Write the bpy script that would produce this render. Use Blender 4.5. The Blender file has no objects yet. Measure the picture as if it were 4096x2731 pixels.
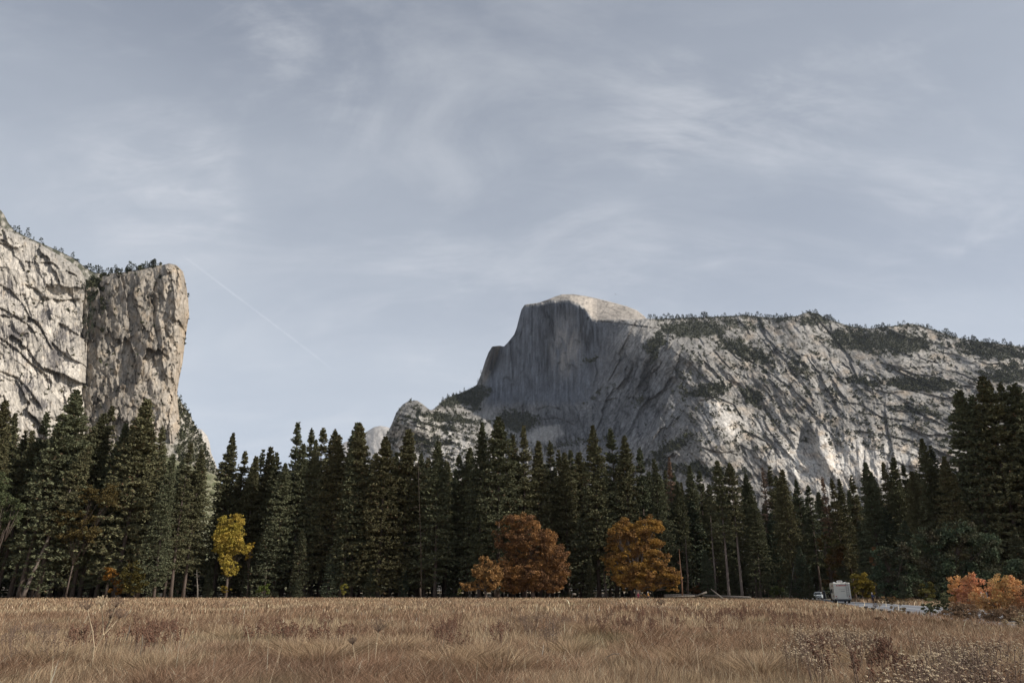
import bpy, math, random
import numpy as np
from mathutils import Vector, Matrix

# ------------------------------------------------------------------ camera, world, sun, exposure
SC = bpy.context.scene
FPX, CX, CY = 740.0, 512.0, 341.0           # focal length in pixels of the 1024 px wide picture
PITCH = math.radians(18.6)
CAMH = 1.9
SUN_EL, SUN_BACK = math.radians(33), math.radians(15)   # sun on the right, a little behind the camera
SUNV = Vector((math.cos(SUN_EL)*math.cos(SUN_BACK), -math.cos(SUN_EL)*math.sin(SUN_BACK), math.sin(SUN_EL)))

cam_d = bpy.data.cameras.new("camera")
cam = bpy.data.objects.new("camera", cam_d)
SC.collection.objects.link(cam)
cam.location = (0, 0, CAMH)
cam.rotation_euler = (math.radians(90) + PITCH, 0, 0)
cam_d.sensor_width = 36.0
cam_d.lens = 36.0*FPX/1024.0
cam_d.clip_start = 0.1
cam_d.clip_end = 60000
SC.camera = cam
SC.view_settings.view_transform = 'Standard'
SC.view_settings.look = 'None'
SC.view_settings.exposure = 0.38
SC.view_settings.gamma = 1.0
SC.render.resolution_x, SC.render.resolution_y = 1024, 682

cp, sp = math.cos(PITCH), math.sin(PITCH)
def ray(x, y):
    """world direction (not normalised) through picture point x, y; works on arrays"""
    a = (np.asarray(x, float) - CX)/FPX
    b = (CY - np.asarray(y, float))/FPX
    return a, cp - b*sp, sp + b*cp
def at(x, y, Y):
    dx, dy, dz = ray(x, y)
    s = np.asarray(Y, float)/dy
    return dx*s, dy*s, CAMH + dz*s
def at3(x, y, Y):
    a = at(x, y, Y)
    return Vector((float(a[0]), float(a[1]), float(a[2])))
def ground(x, y, z=0.0):
    dx, dy, dz = ray(x, y)
    s = (z - CAMH)/dz
    return dx*s, dy*s
def pdir(x, y):
    v = Vector([float(c) for c in ray(x, y)]); v.normalize(); return v

def sun_and_sky():
    l = bpy.data.lights.new("sun", 'SUN')
    l.energy = 4.0
    l.angle = math.radians(1.5)
    l.color = (1.0, 0.93, 0.83)
    o = bpy.data.objects.new("sun", l)
    SC.collection.objects.link(o)
    o.rotation_euler = SUNV.to_track_quat('Z', 'Y').to_euler()
    w = bpy.data.worlds.new("World"); SC.world = w; w.use_nodes = True
    nt = w.node_tree; N = nt.nodes; L = nt.links; N.clear()
    out = N.new('ShaderNodeOutputWorld'); bg = N.new('ShaderNodeBackground')
    bg.inputs['Strength'].default_value = 0.107
    L.new(bg.outputs[0], out.inputs[0])
    sky = N.new('ShaderNodeTexSky'); sky.sky_type = 'NISHITA'; sky.sun_disc = False
    sky.sun_elevation = SUN_EL; sky.sun_rotation = math.radians(90) + SUN_BACK
    sky.altitude = 1200; sky.dust_density = 1.5; sky.air_density = 1.0
    tc = N.new('ShaderNodeTexCoord')
    def math_(op, a, b=None, c=None, clamp=False):
        n = N.new('ShaderNodeMath'); n.operation = op; n.use_clamp = clamp
        for i, v in enumerate((a, b, c)):
            if v is None: continue
            if isinstance(v, (int, float)): n.inputs[i].default_value = v
            else: L.new(v, n.inputs[i])
        return n.outputs[0]
    def mapr(v, a, b, c, d, smooth=True):
        n = N.new('ShaderNodeMapRange'); n.interpolation_type = 'SMOOTHSTEP' if smooth else 'LINEAR'
        L.new(v, n.inputs[0])
        for i, q in enumerate((a, b, c, d)): n.inputs[i+1].default_value = q
        return n.outputs[0]
    def dot(vec):
        n = N.new('ShaderNodeVectorMath'); n.operation = 'DOT_PRODUCT'
        L.new(tc.outputs['Generated'], n.inputs[0]); n.inputs[1].default_value = vec
        return n.outputs['Value']
    def mixc(f, a, b):
        n = N.new('ShaderNodeMix'); n.data_type = 'RGBA'
        if isinstance(f, (int, float)): n.inputs[0].default_value = f
        else: L.new(f, n.inputs[0])
        for i, v in ((6, a), (7, b)):
            if isinstance(v, tuple): n.inputs[i].default_value = v + (1,)
            else: L.new(v, n.inputs[i])
        return n.outputs[2]
    sep = N.new('ShaderNodeSeparateXYZ'); L.new(tc.outputs['Generated'], sep.inputs[0])
    zc = math_('MAXIMUM', sep.outputs[2], 0.0)
    den = math_('ADD', zc, 0.42)
    px = math_('DIVIDE', sep.outputs[0], den); py = math_('DIVIDE', sep.outputs[1], den)
    comb = N.new('ShaderNodeCombineXYZ'); L.new(px, comb.inputs[0]); L.new(py, comb.inputs[1])
    def noise(scale, det, rough, dist, rot=0, sc=(1, 1, 1), off=(0, 0, 0)):
        m = N.new('ShaderNodeMapping'); m.inputs['Rotation'].default_value = (0, 0, rot)
        m.inputs['Scale'].default_value = sc; m.inputs['Location'].default_value = off
        L.new(comb.outputs[0], m.inputs[0])
        n = N.new('ShaderNodeTexNoise'); n.inputs['Scale'].default_value = scale
        n.inputs['Detail'].default_value = det; n.inputs['Roughness'].default_value = rough
        n.inputs['Distortion'].default_value = dist
        L.new(m.outputs[0], n.inputs[0]); return n.outputs[0]
    n1 = noise(1.5, 6, 0.5, 0.5, 0.25, (.7, 1.3, 1), (3.1, 1.7, 0))
    n2 = noise(3.0, 10, 0.62, 0.9, 0.35, (.7, 1.4, 1), (7.3, 2.2, 0))
    n3 = noise(8.0, 9, 0.66, 0.8, 0.5, (.6, 1.5, 1), (1.3, 5.2, 0))
    # thin overcast over the blue
    elev = mapr(sep.outputs[2], 0.0, 0.75, 0.0, 1.0, False)
    veil = mixc(elev, (5.9, 6.3, 6.75), (2.2, 2.42, 2.86))
    dark = mixc(elev, (4.9, 5.3, 5.95), (1.6, 1.8, 2.2))
    f1 = mapr(n1, 0.34, 0.66, 0.0, 1.0)
    base = mixc(f1, dark, veil)
    base = mixc(0.86, sky.outputs[0], base)
    lit = mixc(elev, (5.9, 6.2, 6.7), (3.6, 3.8, 4.15))
    w2 = math_('MULTIPLY', mapr(n2, 0.46, 0.74, 0.0, 1.0), 0.45)
    base = mixc(w2, base, lit)
    w3 = math_('MULTIPLY', mapr(n3, 0.45, 0.72, 0.0, 1.0), 0.16)
    # brighter wisps in given parts of the sky
    blobs = None
    for (x, y, r, k) in [(165, 187, 95, 1.0), (95, 165, 80, .5), (690, 125, 95, .8), (800, 115, 90, .7), (590, 205, 70, .45),
                         (345, 110, 45, .5), (430, 305, 80, .55), (500, 312, 60, .4), (640, 283, 75, .6), (735, 258, 60, .4),
                         (1000, 20, 120, .7), (960, 200, 110, .5), (240, 20, 90, .6), (985, 262, 60, .4), (40, 60, 110, .4)]:
        d = dot(pdir(x, y)); ca = math.cos(math.atan(r/FPX))
        m = mapr(d, ca, 1.0, 0.0, k)
        blobs = m if blobs is None else math_('MAXIMUM', blobs, m)
    wv = mapr(n2, 0.38, 0.66, 0.0, 1.0)
    wv3 = mapr(n3, 0.36, 0.64, 0.15, 1.0)
    bl = math_('MULTIPLY', math_('MULTIPLY', blobs, wv), wv3)
    allw = math_('ADD', w3, bl, clamp=True)
    base = mixc(math_('MULTIPLY', allw, 0.55), base, mixc(elev, (6.2, 6.4, 6.9), (4.4, 4.55, 4.9)))
    # the contrail, a thin straight cloud
    a, b = pdir(176, 250), pdir(336, 371)
    nrm = a.cross(b).normalized(); mid = (a + b).normalized(); half = math.acos(a.dot(mid))
    dd = math_('ABSOLUTE', dot(nrm))
    line = mapr(dd, 0.0004, 0.0019, 1.0, 0.0)
    along = mapr(dot(mid), math.cos(half*1.02), math.cos(half*0.7), 0.0, 1.0)
    con = math_('MULTIPLY', math_('MULTIPLY', line, along), mapr(n3, 0.3, 0.6, 0.03, 0.15))
    base = mixc(con, base, (7.2, 7.4, 7.8))
    L.new(base, bg.inputs['Color'])
sun_and_sky()

# ------------------------------------------------------------------ helpers
rng = np.random.default_rng(7)
random.seed(7)
COL = SC.collection

def tag(o, label=None, cat=None, group=None, kind=None):
    if label: o['label'] = label
    if cat: o['category'] = cat
    if group: o['group'] = group
    if kind: o['kind'] = kind
    return o
def empty(name, loc=(0, 0, 0), rz=0, label=None, cat=None, group=None):
    o = bpy.data.objects.new(name, None); COL.objects.link(o)
    o.location = loc; o.rotation_euler = (0, 0, rz); o.empty_display_size = 0.3
    return tag(o, label, cat, group)
def link(name, me, parent=None, loc=None):
    o = bpy.data.objects.new(name, me); COL.objects.link(o)
    if parent is not None: o.parent = parent
    if loc is not None: o.location = loc
    return o
def make_mesh(name, V, faces, mats=None, col=None, smooth=False, fmat=None):
    """V (n,3); faces: list of (m,k) int arrays; col (n,3) vertex colours"""
    V = np.asarray(V, np.float32)
    faces = [np.asarray(f, np.int32) for f in faces if len(f)]
    me = bpy.data.meshes.new(name)
    me.vertices.add(len(V)); me.vertices.foreach_set('co', V.ravel())
    tot = sum(f.size for f in faces); nf = sum(len(f) for f in faces)
    me.loops.add(tot); me.loops.foreach_set('vertex_index', np.concatenate([f.ravel() for f in faces]))
    sizes = np.concatenate([np.full(len(f), f.shape[1], np.int32) for f in faces])
    starts = np.concatenate([[0], np.cumsum(sizes)[:-1]]).astype(np.int32)
    me.polygons.add(nf); me.polygons.foreach_set('loop_start', starts)
    try: me.polygons.foreach_set('loop_total', sizes)
    except Exception: pass
    if smooth: me.polygons.foreach_set('use_smooth', np.ones(nf, bool))
    if fmat is not None: me.polygons.foreach_set('material_index', np.asarray(fmat, np.int32))
    if col is not None:
        c = np.ones((len(V), 4), np.float32); c[:, :3] = col
        at_ = me.color_attributes.new('Col', 'FLOAT_COLOR', 'POINT'); at_.data.foreach_set('color', c.ravel())
    me.update(); me.validate()
    if mats:
        for m in (mats if isinstance(mats, (list, tuple)) else [mats]): me.materials.append(m)
    return me

class MB:
    """collects boxes, tubes and prisms into one mesh"""
    def __init__(s): s.v = []; s.f = []
    def add(s, vs, fs):
        b = len(s.v); s.v += [tuple(v) for v in vs]; s.f += [tuple(i + b for i in f) for f in fs]; return s
    def box(s, x0, x1, y0, y1, z0, z1, M=None, bev=0.0):
        if bev > 0:
            b = bev
            return s.prism([(x0+b, z0), (x1-b, z0), (x1, z0+b), (x1, z1-b), (x1-b, z1), (x0+b, z1), (x0, z1-b), (x0, z0+b)], y0, y1, M)
        vs = [Vector((x, y, z)) for z in (z0, z1) for x, y in ((x0, y0), (x1, y0), (x1, y1), (x0, y1))]
        if M: vs = [M @ v for v in vs]
        return s.add(vs, [(3, 2, 1, 0), (4, 5, 6, 7), (0, 1, 5, 4), (1, 2, 6, 5), (2, 3, 7, 6), (3, 0, 4, 7)])
    def prism(s, prof, y0, y1, M=None, axis='y'):
        n = len(prof)
        if axis == 'y': vs = [Vector((p[0], y, p[1])) for y in (y0, y1) for p in prof]
        else: vs = [Vector((x, p[0], p[1])) for x in (y0, y1) for p in prof]
        if M: vs = [M @ v for v in vs]
        fs = [tuple(range(n))[::-1], tuple(range(n, 2*n))] + [(i, (i+1) % n, n+(i+1) % n, n+i) for i in range(n)]
        return s.add(vs, fs)
    def tube(s, pts, rad, n=6):
        pts = [Vector(p) for p in pts]
        rad = rad if isinstance(rad, (list, tuple)) else [rad]*len(pts)
        b = len(s.v)
        for i, p in enumerate(pts):
            d = (pts[min(i+1, len(pts)-1)] - pts[max(i-1, 0)]).normalized()
            u = d.orthogonal().normalized() if i == 0 else (u0 - d*u0.dot(d)).normalized()
            u0 = u; w = d.cross(u)
            for k in range(n):
                a = 2*math.pi*k/n
                s.v.append(tuple(p + (u*math.cos(a) + w*math.sin(a))*rad[i]))
        for i in range(len(pts)-1):
            for k in range(n):
                a0 = b+i*n+k; a1 = b+i*n+(k+1) % n
                s.f.append((a0, a1, a1+n, a0+n))
        s.f.append(tuple(b+k for k in range(n))[::-1]); e = b+(len(pts)-1)*n
        s.f.append(tuple(e+k for k in range(n)))
        return s
    def disc(s, c, r, x0, x1, n=16):     # wheel-like cylinder along x
        return s.tube([(c[0]+x0, c[1], c[2]), (c[0]+x1, c[1], c[2])], r, n)
    def ball(s, c, rx, ry, rz, nu=10, nv=6):
        b = len(s.v)
        for j in range(nv+1):
            t = math.pi*j/nv
            for i in range(nu):
                a = 2*math.pi*i/nu
                s.v.append((c[0]+rx*math.sin(t)*math.cos(a), c[1]+ry*math.sin(t)*math.sin(a), c[2]+rz*math.cos(t)))
        for j in range(nv):
            for i in range(nu):
                a0 = b+j*nu+i; a1 = b+j*nu+(i+1) % nu
                s.f.append((a0, a0+nu, a1+nu, a1))
        return s
    def build(s, name, mat, parent=None, smooth=False):
        me = bpy.data.meshes.new(name); me.from_pydata(s.v, [], s.f); me.update()
        if smooth: me.polygons.foreach_set('use_smooth', np.ones(len(me.polygons), bool))
        me.materials.append(mat)
        return link(name, me, parent)

def perlin(x, y, seed=0):
    x = np.asarray(x, float); y = np.asarray(y, float)
    xi = np.floor(x).astype(np.int64); yi = np.floor(y).astype(np.int64)
    xf = x-xi; yf = y-yi
    def g(ix, iy):
        h = (ix*374761393 + iy*668265263 + seed*974634777) & 0xffffffff
        h = ((h ^ (h >> 13))*1274126177) & 0xffffffff
        h = (h ^ (h >> 16)) & 0xffff
        a = h*(2*math.pi/65536.0)
        return np.cos(a), np.sin(a)
    def d(ix, iy, fx, fy):
        gx, gy = g(ix, iy); return gx*fx + gy*fy
    u = xf*xf*xf*(xf*(xf*6-15)+10); v = yf*yf*yf*(yf*(yf*6-15)+10)
    a = d(xi, yi, xf, yf)*(1-u) + d(xi+1, yi, xf-1, yf)*u
    b = d(xi, yi+1, xf, yf-1)*(1-u) + d(xi+1, yi+1, xf-1, yf-1)*u
    return (a*(1-v)+b*v)*1.5
def fbm(x, y, o=4, seed=0, g=0.5):
    s = 0; a = 1; t = 0
    for k in range(o):
        s = s + a*perlin(x, y, seed+k*17); t += a; a *= g; x = x*2.03+5.1; y = y*2.03+3.7
    return s/t
def ridged(x, y, o=3, seed=0, g=0.5):
    s = 0; a = 1; t = 0
    for k in range(o):
        s = s + a*(1-2*np.abs(perlin(x, y, seed+k*13))); t += a; a *= g; x = x*2.1+1.3; y = y*2.1+2.9
    return s/t
def sstep(a, b, x):
    t = np.clip((np.asarray(x, float)-a)/(b-a), 0, 1); return t*t*(3-2*t)
def rot(x, y, deg):
    c, s = math.cos(math.radians(deg)), math.sin(math.radians(deg))
    return x*c + y*s, -x*s + y*c        # first: along the direction deg (downwards positive), second: across
def blend(a, b, m): 
    m = np.asarray(m)[..., None]; return a*(1-m) + b*m
def ell(x, y, cx, cy, rx, ry, ang=0):
    u, v = rot(x-cx, y-cy, ang); return np.exp(-((u/rx)**2 + (v/ry)**2)**1.5)

# ------------------------------------------------------------------ materials
def mat_new(name):
    m = bpy.data.materials.new(name); m.use_nodes = True
    N = m.node_tree.nodes; b = N['Principled BSDF']
    b.inputs['Specular IOR Level'].default_value = 0.25
    return m, N, m.node_tree.links, b
def node_noise(N, L, scale, det=5, rough=0.6, sc=None, dist=0.0, coord='Object'):
    tc = N.new('ShaderNodeTexCoord'); m = N.new('ShaderNodeMapping')
    if sc: m.inputs['Scale'].default_value = sc
    L.new(tc.outputs[coord], m.inputs[0])
    n = N.new('ShaderNodeTexNoise'); n.inputs['Scale'].default_value = scale; n.inputs['Detail'].default_value = det
    n.inputs['Roughness'].default_value = rough; n.inputs['Distortion'].default_value = dist
    L.new(m.outputs[0], n.inputs[0]); return n.outputs[0]
def node_map(N, L, v, a, b, c, d):
    n = N.new('ShaderNodeMapRange'); L.new(v, n.inputs[0])
    for i, q in enumerate((a, b, c, d)): n.inputs[i+1].default_value = q
    return n.outputs[0]
def node_mul(N, L, colr, fac):
    n = N.new('ShaderNodeVectorMath'); n.operation = 'MULTIPLY'
    L.new(colr, n.inputs[0]); L.new(fac, n.inputs[1]); return n.outputs[0]

def rock_material(name, mpp, bump=1.0, streak=0.3):
    """granite; mpp = size in metres of one picture pixel at its distance"""
    m, N, L, b = mat_new(name); b.inputs['Roughness'].default_value = 0.9
    at_ = N.new('ShaderNodeAttribute'); at_.attribute_name = 'Col'
    n1 = node_noise(N, L, 1/(3.0*mpp), 8, 0.7)
    n2 = node_noise(N, L, 1/(2.5*mpp), 5, 0.65, (1, 1, 0.12))
    f1 = node_map(N, L, n1, 0.3, 0.7, 0.8, 1.2)
    f2 = node_map(N, L, n2, 0.35, 0.7, 1-streak, 1+streak*0.7)
    c = node_mul(N, L, at_.outputs['Color'], f1); c = node_mul(N, L, c, f2)
    L.new(c, b.inputs['Base Color'])
    h1 = node_noise(N, L, 1/(6.0*mpp), 9, 0.72, (1, 1, 0.5))
    bp = N.new('ShaderNodeBump'); bp.inputs['Strength'].default_value = 0.8; bp.inputs['Distance'].default_value = 3.0*mpp*bump
    L.new(h1, bp.inputs['Height']); L.new(bp.outputs[0], b.inputs['Normal'])
    return m
def leaf_material(name, var=0.25, transl=0.0, hue=0.0):
    m, N, L, b = mat_new(name); b.inputs['Roughness'].default_value = 0.75
    b.inputs['Specular IOR Level'].default_value = 0.04
    at_ = N.new('ShaderNodeAttribute'); at_.attribute_name = 'Col'
    oi = N.new('ShaderNodeObjectInfo')
    f = node_map(N, L, oi.outputs['Random'], 0, 1, 1-var, 1+var)
    c = node_mul(N, L, at_.outputs['Color'], f)
    if hue:
        ad = N.new('ShaderNodeMath'); ad.operation = 'MULTIPLY'; ad.inputs[1].default_value = 7.31
        L.new(oi.outputs['Random'], ad.inputs[0])
        fr = N.new('ShaderNodeMath'); fr.operation = 'FRACT'; L.new(ad.outputs[0], fr.inputs[0])
        mx = N.new('ShaderNodeMix'); mx.data_type = 'RGBA'
        mx.inputs[6].default_value = (1+hue, 1-hue*0.25, 1-hue, 1); mx.inputs[7].default_value = (1-hue*.7, 1+hue*.25, 1+hue, 1)
        L.new(fr.outputs[0], mx.inputs[0]); c = node_mul(N, L, c, mx.outputs[2])
    L.new(c, b.inputs['Base Color'])
    if transl > 0:
        t = N.new('ShaderNodeBsdfTranslucent'); L.new(c, t.inputs[0])
        ms = N.new('ShaderNodeMixShader'); ms.inputs[0].default_value = transl
        out = N['Material Output']; L.new(b.outputs[0], ms.inputs[1]); L.new(t.outputs[0], ms.inputs[2]); L.new(ms.outputs[0], out.inputs[0])
    return m
def plain(name, col, rough=0.6, metal=0.0, noise=0.12, nscale=8.0, spec=0.3, bump=0.0):
    m, N, L, b = mat_new(name)
    b.inputs['Roughness'].default_value = rough; b.inputs['Metallic'].default_value = metal
    b.inputs['Specular IOR Level'].default_value = spec
    n = node_noise(N, L, nscale, 5, 0.6); f = node_map(N, L, n, 0.3, 0.7, 1-noise, 1+noise)
    rgb = N.new('ShaderNodeRGB'); rgb.outputs[0].default_value = tuple(col) + (1,)
    L.new(node_mul(N, L, rgb.outputs[0], f), b.inputs['Base Color'])
    if bump:
        bp = N.new('ShaderNodeBump'); bp.inputs['Distance'].default_value = bump; L.new(n, bp.inputs['Height']); L.new(bp.outputs[0], b.inputs['Normal'])
    return m
def bark_material(name, c0, c1):
    m, N, L, b = mat_new(name); b.inputs['Roughness'].default_value = 0.95
    n = node_noise(N, L, 3.0, 6, 0.7, (1, 1, 0.25)); mx = N.new('ShaderNodeMix'); mx.data_type = 'RGBA'
    L.new(node_map(N, L, n, 0.3, 0.7, 0, 1), mx.inputs[0]); mx.inputs[6].default_value = c0+(1,); mx.inputs[7].default_value = c1+(1,)
    L.new(mx.outputs[2], b.inputs['Base Color'])
    bp = N.new('ShaderNodeBump'); bp.inputs['Distance'].default_value = 0.08; L.new(n, bp.inputs['Height']); L.new(bp.outputs[0], b.inputs['Normal'])
    return m
M_ROCK_L = rock_material('granite_near', 1.8, 1.0, 0.35)
M_ROCK_R = rock_material('granite_far', 3.8, 0.9, 0.22)
M_NEEDLE = leaf_material('pine_needles', 0.20, 0.0, 0.08)
M_LEAF = leaf_material('leaves', 0.05, 0.22)
M_LEAF_FAR = leaf_material('hillside_foliage', 0.2)
M_DRY = leaf_material('dry_grass', 0.0, 0.15)
M_BARK = bark_material('pine_bark', (0.055, 0.042, 0.036), (0.15, 0.115, 0.095))
M_BARK_PALE = bark_material('pale_bark', (0.10, 0.08, 0.07), (0.27, 0.22, 0.19))
M_SNAG = bark_material('bleached_wood', (0.10, 0.088, 0.075), (0.27, 0.235, 0.2))
M_BARK_RED = bark_material('reddish_bark', (0.12, 0.065, 0.04), (0.26, 0.15, 0.10))

# ------------------------------------------------------------------ mountains
def relief(name, ufun, Yfun, colfun, nu, vs, mat, back=0.25, side=None):
    """ufun(u, v) -> picture x, y of the surface seen; Yfun -> metres away; closed by a real slope at the back."""
    u = np.linspace(0, 1, nu)[None, :]; v = np.asarray(vs)[:, None]
    x, y = ufun(u, v)
    x = np.broadcast_to(x, (len(vs), nu)).copy(); y = np.broadcast_to(y, (len(vs), nu)).copy()
    Y = Yfun(x, y)
    X_, Y_, Z_ = at(x, y, Y)
    P = np.stack([X_, Y_, Z_], -1)
    C = colfun(x, y)
    rows = [P]; cols = [C]
    top = P[0]
    backs = []
    for k, (db, dz) in enumerate([(0.01, 0.01), (0.03, 0.03), (0.08, 0.10), (0.18, 0.35), (0.35, 0.75), (0.55, 1.0)]):
        q = top.copy(); q[:, 0] *= 1+db*back*2; q[:, 1] *= 1+db*back*2; q[:, 2] = top[:, 2]*(1-dz)
        backs.append(q)
    G = np.concatenate([np.stack(backs[::-1]), P], 0)
    Cc = np.concatenate([np.repeat(C[:1], len(backs), 0), C], 0)
    if side:      # turn the left/right border back, away from the viewer
        for s in side:
            idx = -1 if s == 'r' else 0
            sg = 1 if s == 'r' else -1
            ext = []
            for k in (1, 2, 4, 8):
                e = G[:, idx].copy(); e[:, 1] *= 1+0.02*k
                e[:, 0] = G[:, idx][:, 0]*(1+0.02*k) - sg*np.abs(G[:, idx][:, 1])*0.0015*k
                ext.append(e[:, None])
            if s == 'r':
                G = np.concatenate([G]+ext, 1); Cc = np.concatenate([Cc]+[Cc[:, -1:]]*4, 1)
            else:
                G = np.concatenate(ext[::-1]+[G], 1); Cc = np.concatenate([Cc[:, :1]]*4+[Cc], 1)
    h, w = G.shape[:2]
    idx = np.arange(h*w).reshape(h, w)
    F = np.stack([idx[1:, :-1], idx[1:, 1:], idx[:-1, 1:], idx[:-1, :-1]], -1).reshape(-1, 4)
    me = make_mesh(name, G.reshape(-1, 3), [F], mat, Cc.reshape(-1, 3), smooth=True)
    return link(name, me), (x, y, P)

def rows(n1, split, n2):
    """dense rows down to `split` of the height, coarse ones below"""
    return np.concatenate([np.linspace(0, split, n1, endpoint=False), np.linspace(split, 1, n2)])
def prof(pts):
    pts = np.array(pts, float); return lambda x: np.interp(x, pts[:, 0], pts[:, 1])

# ---- the massif with the half dome and the long ridge to its right
SKY_R = [(386, 436), (387.5, 432), (391.8, 423.3), (396.2, 412), (402.6, 404), (409, 400.3), (417, 399.8), (422.5, 403.3), (428, 408), (430.5, 409.5),
 (434.5, 409), (437.7, 405.5), (442.5, 400.5), (445.7, 398), (453.6, 394.8), (461.6, 392.2), (471, 388.2), (477, 384), (481.5, 372.3), (485.5, 359.5),
 (488.7, 351.5), (492.2, 346), (499.9, 345.2), (503.9, 346), (507.8, 342), (511, 338), (514.2, 334), (516.6, 327.6), (519, 318), (521.4, 309.3),
 (524.6, 304.3), (530, 303.4), (538.1, 302.4), (547.7, 299.2), (555.7, 295.9), (562, 294), (573.2, 293.8), (586, 295.7), (597.1, 298.1), (613, 302.1),
 (627.4, 306.1), (637, 310), (644.2, 315.5), (646.6, 318.2), (659.3, 318.4), (684.8, 317.3), (713.6, 316.3), (745.4, 314.9), (777.2, 317.7), (797.9, 315.3),
 (803, 313), (808, 311.5), (817, 313), (825, 317), (837.6, 321.7), (848.8, 325.5), (867.8, 328.2), (888.5, 326), (905, 323.8), (912, 323.3), (920.3, 324.9),
 (931.4, 328.8), (944.2, 332.8), (961.7, 338.4), (980.7, 341), (999.8, 343.4), (1024, 346.5), (1090, 353)]
skyR = prof(SKY_R)
CAPB = prof([(520, 309), (526, 304.5), (547.7, 301.5), (557.3, 300), (570, 300), (578, 303.5), (584.4, 308), (589, 313.3), (592.3, 318.3), (597, 320.4), (605, 319.8), (630, 320.2), (650, 318.6), (660, 300), (1100, 290)])
CTRL = np.array([
 (380,505,2900),(440,505,2850),(500,505,2800),(560,505,2700),(620,505,2560),(680,505,2400),(750,505,2360),(850,505,2320),(950,505,2290),(1090,505,2260),
 (385,460,3150),(440,460,3100),(500,460,3120),(540,460,3060),(580,460,2930),(620,460,2760),(655,460,2600),(690,460,2500),(750,460,2500),(850,460,2460),(950,460,2430),(1090,460,2400),
 (395,420,3300),(430,420,3280),(480,420,3480),(520,420,3560),(556,420,3380),(600,420,3130),(640,420,2900),(670,420,2740),(700,420,2640),(750,420,2680),(850,420,2640),(950,420,2600),(1090,420,2570),
 (409,400,3420),(440,400,3560),(470,400,3800),(500,400,3900),(550,400,3590),(600,400,3270),(640,400,3010),(675,400,2810),(705,400,2740),(760,400,2780),(830,400,2780),(900,400,2740),(1000,400,2730),
 (484,370,4120),(520,370,3900),(560,370,3640),(600,370,3370),(640,370,3100),(672,370,2910),(700,370,2860),(740,370,2890),(800,370,2920),(900,370,2900),(1000,370,2890),(1090,370,2900),
 (497,345,4060),(520,345,3930),(560,345,3670),(600,345,3400),(630,345,3200),(655,345,3050),(680,345,3040),(730,345,3090),(800,345,3140),(900,345,3130),(1000,345,3230),(1090,345,3300),
 (520,322,3950),(560,322,3690),(600,322,3430),(640,322,3300),(660,322,3390),(700,322,3480),(760,322,3520),(820,322,3450),(860,322,3520),(920,322,3460),
 (524,308,3950),(560,305,3700),(590,310,3500),(800,308,3560)], float)
def rbf(ctrl, sx=60.0):
    p = ctrl[:, :2]/sx; n = len(p)
    d = np.sqrt(((p[:, None]-p[None])**2).sum(-1)+0.15)
    A = np.zeros((n+3, n+3)); A[:n, :n] = d; A[:n, n] = 1; A[:n, n+1:] = p; A[n, :n] = 1; A[n+1:, :n] = p.T
    b = np.zeros(n+3); b[:n] = ctrl[:, 2]
    w = np.linalg.solve(A, b)
    def f(x, y):
        out = w[n] + w[n+1]*x/sx + w[n+2]*y/sx
        for i in range(n):
            out = out + w[i]*np.sqrt((x/sx-p[i, 0])**2 + (y/sx-p[i, 1])**2 + 0.15)
        return out
    return f
rbfR = rbf(CTRL)
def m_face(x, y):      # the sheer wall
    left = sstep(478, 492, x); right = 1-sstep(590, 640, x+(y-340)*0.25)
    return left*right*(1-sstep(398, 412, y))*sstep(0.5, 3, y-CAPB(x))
def slabs(v, u, lam, amp, seed):
    """overlapping sheets of granite: each comes forward slowly and ends in a sharp edge"""
    t = v/lam + 1.3*fbm(v/lam/2.2, u/lam/5, 2, seed) + .5*fbm(v/lam, u/lam/1.6, 2, seed+5)
    f = t-np.floor(t); f = np.where(f < .9, f/.9, (1-f)/.1)
    m = np.clip(.45+1.3*fbm(v/lam/1.7, u/lam/3, 2, seed+9), 0, 1)
    return -amp*f*m
def facets(x, y, lam, aniso, ang, seed, warp=.35):
    """fractured rock: every block is a plane of its own tilt. returns relief (picture-pixel units), tone -1..1, distance to joint"""
    u, v = rot(x, y, ang)
    a = u/(lam*aniso) + warp*fbm(u/lam/aniso*1.5, v/lam*1.5, 3, seed+1); b = v/lam + warp*fbm(v/lam*1.5, u/lam/aniso*1.5, 3, seed+2)
    ia, ib = np.floor(a).astype(np.int64), np.floor(b).astype(np.int64)
    best = np.full(a.shape, 9.0); sec = np.full(a.shape, 9.0); rel = np.zeros(a.shape); tone = np.zeros(a.shape)
    for da in (-1, 0, 1):
        for db in (-1, 0, 1):
            ja, jb = ia+da, ib+db
            h = (ja*374761393+jb*668265263+seed*974634777) & 0xffffffff; h = ((h ^ (h >> 13))*1274126177) & 0xffffffff; h = h ^ (h >> 16)
            r1 = (h & 1023)/1023.; r2 = ((h >> 10) & 1023)/1023.; r3 = ((h >> 20) & 1023)/1023.
            h2 = (h*2654435761) & 0xffffffff; r4 = ((h2 >> 5) & 1023)/1023.; r5 = ((h2 >> 16) & 1023)/1023.
            dx = a-(ja+r1); dy = b-(jb+r2); d = dx*dx+dy*dy; m = d < best
            sec = np.where(m, best, np.minimum(sec, d))
            rel = np.where(m, lam*((r3-.5)*.55 + (r4-.5)*1.1*dy + (r5-.5)*.9*dx), rel); tone = np.where(m, r3*2-1, tone); best = np.where(m, d, best)
    return rel, tone, np.sqrt(sec)-np.sqrt(best)
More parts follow.
